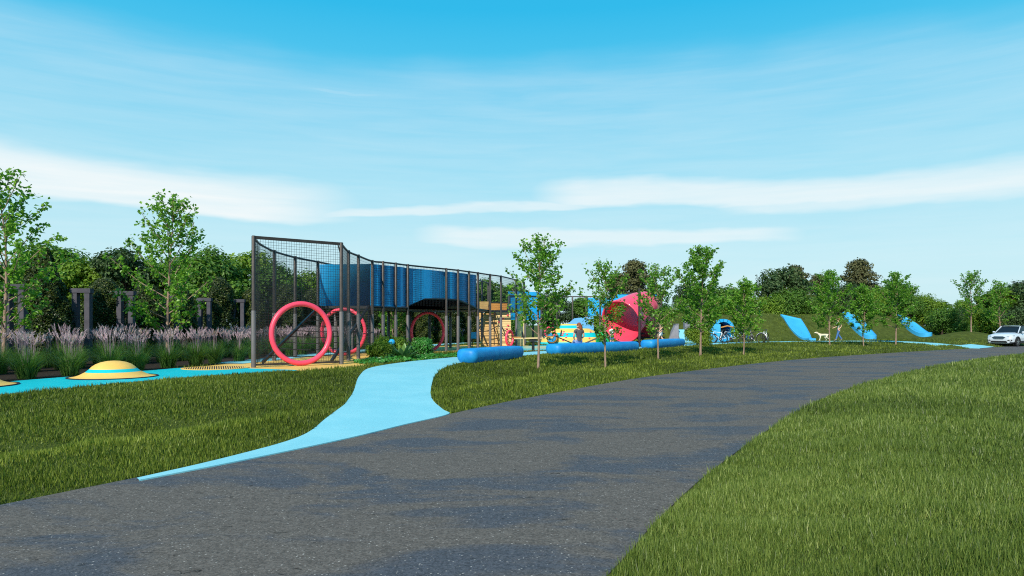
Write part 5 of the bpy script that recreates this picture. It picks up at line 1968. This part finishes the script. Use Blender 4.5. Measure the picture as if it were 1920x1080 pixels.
zb = gz(15.3, 48.4)+.03
bicycle('silver bicycle side on, in front of the blue tunnel ring', (14.55, 48.0, gz(14.5, 48)+.01), R(-172), R(4), 'bike_white')
bicycle('dark bicycle at the left end of the row, behind the round shrub', (13.75, 48.6, gz(13.7, 48.6)+.01), R(170), R(-4), 'bike_black')
bicycle('dark bicycle right behind the silver side-on bicycle', (15.6, 48.9, gz(15.6, 48.9)+.01), R(-160), R(4), 'bike_silver')
bicycle('bicycle with pale mudguards and blue frame right of the thin trunk', (16.75, 48.9, gz(16.7, 48.9)+.01), R(-145), R(3), 'bike_blue', True)
bicycle('black bicycle with white mudguard, second from the right end', (17.4, 49.1, gz(17.4, 49.1)+.01), R(-40), R(-3), 'bike_black', True)
bicycle('silver bicycle turned towards the road at the right end of the row', (18.35, 49.3, gz(18.3, 49.3)+.01), R(-125), R(4), 'bike_silver')

# ------------------------------------------------------------------ car
def make_car(label, loc, heading):
    t = thing('parked_car', label, 'car', loc, heading)
    # x forward; stations: x, half width, z sill, z shoulder, z top centre (bonnet/deck)
    ST = [(2.28, .62, .34, .62, .70), (2.22, .80, .26, .70, .82), (2.05, .90, .24, .84, .95), (1.6, .93, .24, .92, 1.03), (1.0, .94, .24, .97, 1.09), (.75, .94, .24, .98, 1.10),
          (0, .94, .24, 1.0, 1.10), (-.9, .94, .24, 1.02, 1.10), (-1.7, .93, .25, 1.04, 1.10), (-2.1, .88, .28, 1.0, 1.08), (-2.28, .78, .36, .92, 1.0)]
    rows = []
    for x, w, z0, zs, zt in ST:
        rows.append([(x, -w*.80, z0), (x, -w*.96, z0+.10), (x, -w, .58), (x, -w*.985, zs-.08), (x, -w*.93, zs), (x, -w*.62, zt-.01), (x, 0, zt+.01),
                     (x, w*.62, zt-.01), (x, w*.93, zs), (x, w*.985, zs-.08), (x, w, .58), (x, w*.96, z0+.10), (x, w*.80, z0)])
    body = MB().grid(rows)
    body.poly(rows[0]).poly(rows[-1][::-1])
    body.poly([r[0] for r in rows]+[r[-1] for r in rows[::-1]])
    body.build('body', 'car_paint', t, True, angle=38)
    # greenhouse
    gx = [(.98, .80, 1.07), (.25, .66, 1.55), (-.2, .66, 1.60), (-1.3, .65, 1.57), (-1.95, .72, 1.12)]
    lowb = [(.98, .84, 1.06), (.25, .86, 1.05), (-.2, .86, 1.05), (-1.3, .86, 1.05), (-1.95, .80, 1.08)]
    g = MB()
    g.grid([[(a[0], -b[1], b[2]), (a[0], -a[1], a[2]), (a[0], a[1], a[2]), (a[0], b[1], b[2])] for a, b in zip(gx, lowb)])
    g.build('windows', 'car_glass', t, True, angle=20)
    rf = MB().grid([[(.30, -.63, 1.555), (.32, 0, 1.575), (.30, .63, 1.555)], [(-.2, -.645, 1.615), (-.2, 0, 1.645), (-.2, .645, 1.615)], [(-1.25, -.63, 1.59), (-1.25, 0, 1.62), (-1.25, .63, 1.59)], [(-1.6, -.62, 1.42), (-1.62, 0, 1.44), (-1.6, .62, 1.42)]])
    rf.build('roof', 'car_paint', t, True)
    for s in (-1, 1):
        MB().beam((1.0, s*.80, 1.05), (.27, s*.66, 1.565), .06, .05).build('pillar', 'car_paint', t)
        MB().beam((-.45, s*.855, 1.04), (-.5, s*.665, 1.60), .07, .03).build('pillar', 'car_trim', t)
        MB().beam((-1.55, s*.84, 1.05), (-1.35, s*.655, 1.585), .12, .04).build('pillar', 'car_paint', t)
        MB().beam((.3, s*.665, 1.60), (-1.3, s*.655, 1.615), .05, .05).build('roof_rail', 'car_trim', t)
        m = MB().ball((.72, s*1.02, 1.10), .12, 12, 8, (.55, .85, .62))
        m.build('mirror', 'car_paint', t, True)
        hl = MB().poly([(2.24, s*.50, .735), (2.20, s*.56, .80), (1.92, s*.86, .885), (1.80, s*.915, .845), (1.98, s*.895, .76), (2.20, s*.72, .70)])
        hl2 = [(x+.02, y+s*.012, z+.012) for x, y, z in hl.v]
        MB().poly(hl2).build('headlight', 'lamp_glass', t)
        fgl = [(2.255, s*.52, .42), (2.25, s*.60, .50), (2.14, s*.83, .53), (2.10, s*.86, .46), (2.18, s*.78, .40)]
        MB().poly([(x+.035, y+s*.02, z) for x, y, z in fgl]).build('fog_light', 'car_trim', t)
        for wx in (1.38, -1.38):
            w = MB().tube([(wx, s*.70, .345), (wx, s*.945, .345)], .345, 28).build('wheel', 'tyre', t, True, angle=50)
            rim = MB().tube([(wx, s*.90, .345), (wx, s*.952, .345)], .235, 24)
            rim.build('rim', 'car_trim', w, True, angle=50)
            for k in range(5):
                a = 2*PI*k/5+.3
                MB().beam((wx+.03*math.cos(a), s*.957, .345+.03*math.sin(a)), (wx+.22*math.cos(a), s*.957, .345+.22*math.sin(a)), .015, .055).build('spoke', 'chrome', w)
            ar = MB().tube([(wx+.40*math.cos(a), s*.93, .345+.40*math.sin(a)) for a in np.linspace(R(-12), R(192), 16)], .05, 6)
            ar.build('wheel_arch', 'car_trim', t, True)
        MB().box((0, s*.945, .34), (1.9, .03, .16)).build('sill', 'car_trim', t)
        MB().box((.05, s*.958, .90), (.22, .03, .03)).build('door_handle', 'chrome', t)
        MB().box((-2.24, s*.66, .86), (.08, .28, .14)).build('tail_light', 'cap_red', t)
    gr = [(2.30, -.46, .70), (2.32, -.30, .775), (2.32, .30, .775), (2.30, .46, .70), (2.315, .30, .585), (2.315, -.30, .585)]
    MB().poly(gr).build('grille', 'car_trim', t)
    MB().tube([gr[0], gr[1], gr[2], gr[3], gr[4], gr[5]], .014, 6, closed=True).build('grille_frame', 'chrome', t, True)
    for k in range(4):
        MB().tube([(2.325, -.40+.02*abs(k-2), .615+.042*k), (2.325, .40-.02*abs(k-2), .615+.042*k)], .008, 5).build('grille_bar', 'chrome', t, True)
    MB().poly([(2.30, -.60, .30), (2.30, .60, .30), (2.30, .52, .43), (2.30, -.52, .43)]).build('air_intake', 'car_trim', t)
    MB().beam((2.27, -.72, .26), (2.27, .72, .26), .05, .05).build('skid_plate', 'chrome', t)
    MB().box((.1, 0, .24), (3.9, 1.5, .08)).build('floor_pan', 'car_trim', t)
    for sx, sy in ((.1, -.36), (.1, .36)):
        MB().box((sx-.25, sy, 1.12), (.12, .44, .5)).build('seat', 'car_trim', t)


make_car('white car parked at the road edge on the far right', (40.1, 54.7, .02), math.atan2(-.52, -.85))

# ------------------------------------------------------------------ lawn blades (uncountable)
def blades(name, label, sel, seed, mat, dens, hgt):
    rng = np.random.default_rng(seed)
    out = []
    # sampled by distance from the viewpoint: blades get fewer, larger with distance
    for r0, r1 in ((3.6, 6), (6, 9), (9, 13), (13, 19), (19, 28), (28, 42), (42, 72)):
        rm = (r0+r1)/2
        s = max(.75, rm/8)
        area = .5*(r1*r1-r0*r0)*R(92)
        s = max(.75, r0/8)
        n = int(area*dens/(s*s))
        r = np.sqrt(rng.uniform(r0*r0, r1*r1, n))
        a = rng.uniform(R(-46), R(46), n)
        X, Y = r*np.sin(a), r*np.cos(a)
        k = sel(X, Y) & (rng.uniform(0, 1, n) < (s/np.maximum(.75, r/8))**2)
        X, Y, r = X[k], Y[k], r[k]
        k = ~paved(X, Y)
        X, Y, r = X[k], Y[k], r[k]
        out.append((X, Y, r))
    X = np.concatenate([o[0] for o in out])
    Y = np.concatenate([o[1] for o in out])
    r = np.concatenate([o[2] for o in out])
    n = len(X)
    Z = ground(X, Y)
    s = np.maximum(.75, r/8)
    clump = .75+.35*np.sin(X*3.1+np.sin(Y*2.3)*2)*np.sin(Y*2.7+X)
    h = hgt*rng.uniform(.40, 1.35, n)*clump*np.minimum(1.5, s**.35)
    if seed == 4:      # crest of the roadside swale: blades taller, sunlit tips put into their colour
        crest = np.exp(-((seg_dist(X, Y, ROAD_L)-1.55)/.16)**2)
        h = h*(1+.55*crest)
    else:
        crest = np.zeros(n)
    w = .0062*np.minimum(s, 4.2)*rng.uniform(.55, 1.25, n)
    az = rng.uniform(0, 2*PI, n)
    lean = rng.uniform(.05, .55, n)*h
    la_ = rng.uniform(0, 2*PI, n)
    B = np.stack([X, Y, Z-.01], 1)
    W = np.stack([np.cos(az)*w, np.sin(az)*w, np.zeros(n)], 1)
    T = B+np.stack([np.cos(la_)*lean, np.sin(la_)*lean, h], 1)
    V = np.stack([B-W, B+W, T], 1).reshape(-1, 3)
    F = np.arange(3*n).reshape(n, 3)
    macro = .10*np.sin(X*.7+1.3*np.sin(Y*.5))+.08*np.sin(Y*1.1+X*.4)
    rn = np.repeat(np.clip(rng.beta(1.3, 1.6, n)+macro+.30*crest, 0, 1), 3)  # crest term paints the light caught by the swale's grass tips
    o = link(name, np_mesh(name, V, F, rn), mat)
    tag(o, label, 'grass', kind='stuff')
    return n


NB = 0
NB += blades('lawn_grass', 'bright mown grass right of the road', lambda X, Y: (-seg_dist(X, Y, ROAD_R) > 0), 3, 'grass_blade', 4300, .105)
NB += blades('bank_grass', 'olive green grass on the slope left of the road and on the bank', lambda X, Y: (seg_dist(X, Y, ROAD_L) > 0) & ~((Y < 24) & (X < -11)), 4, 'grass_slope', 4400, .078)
print('blades', NB)
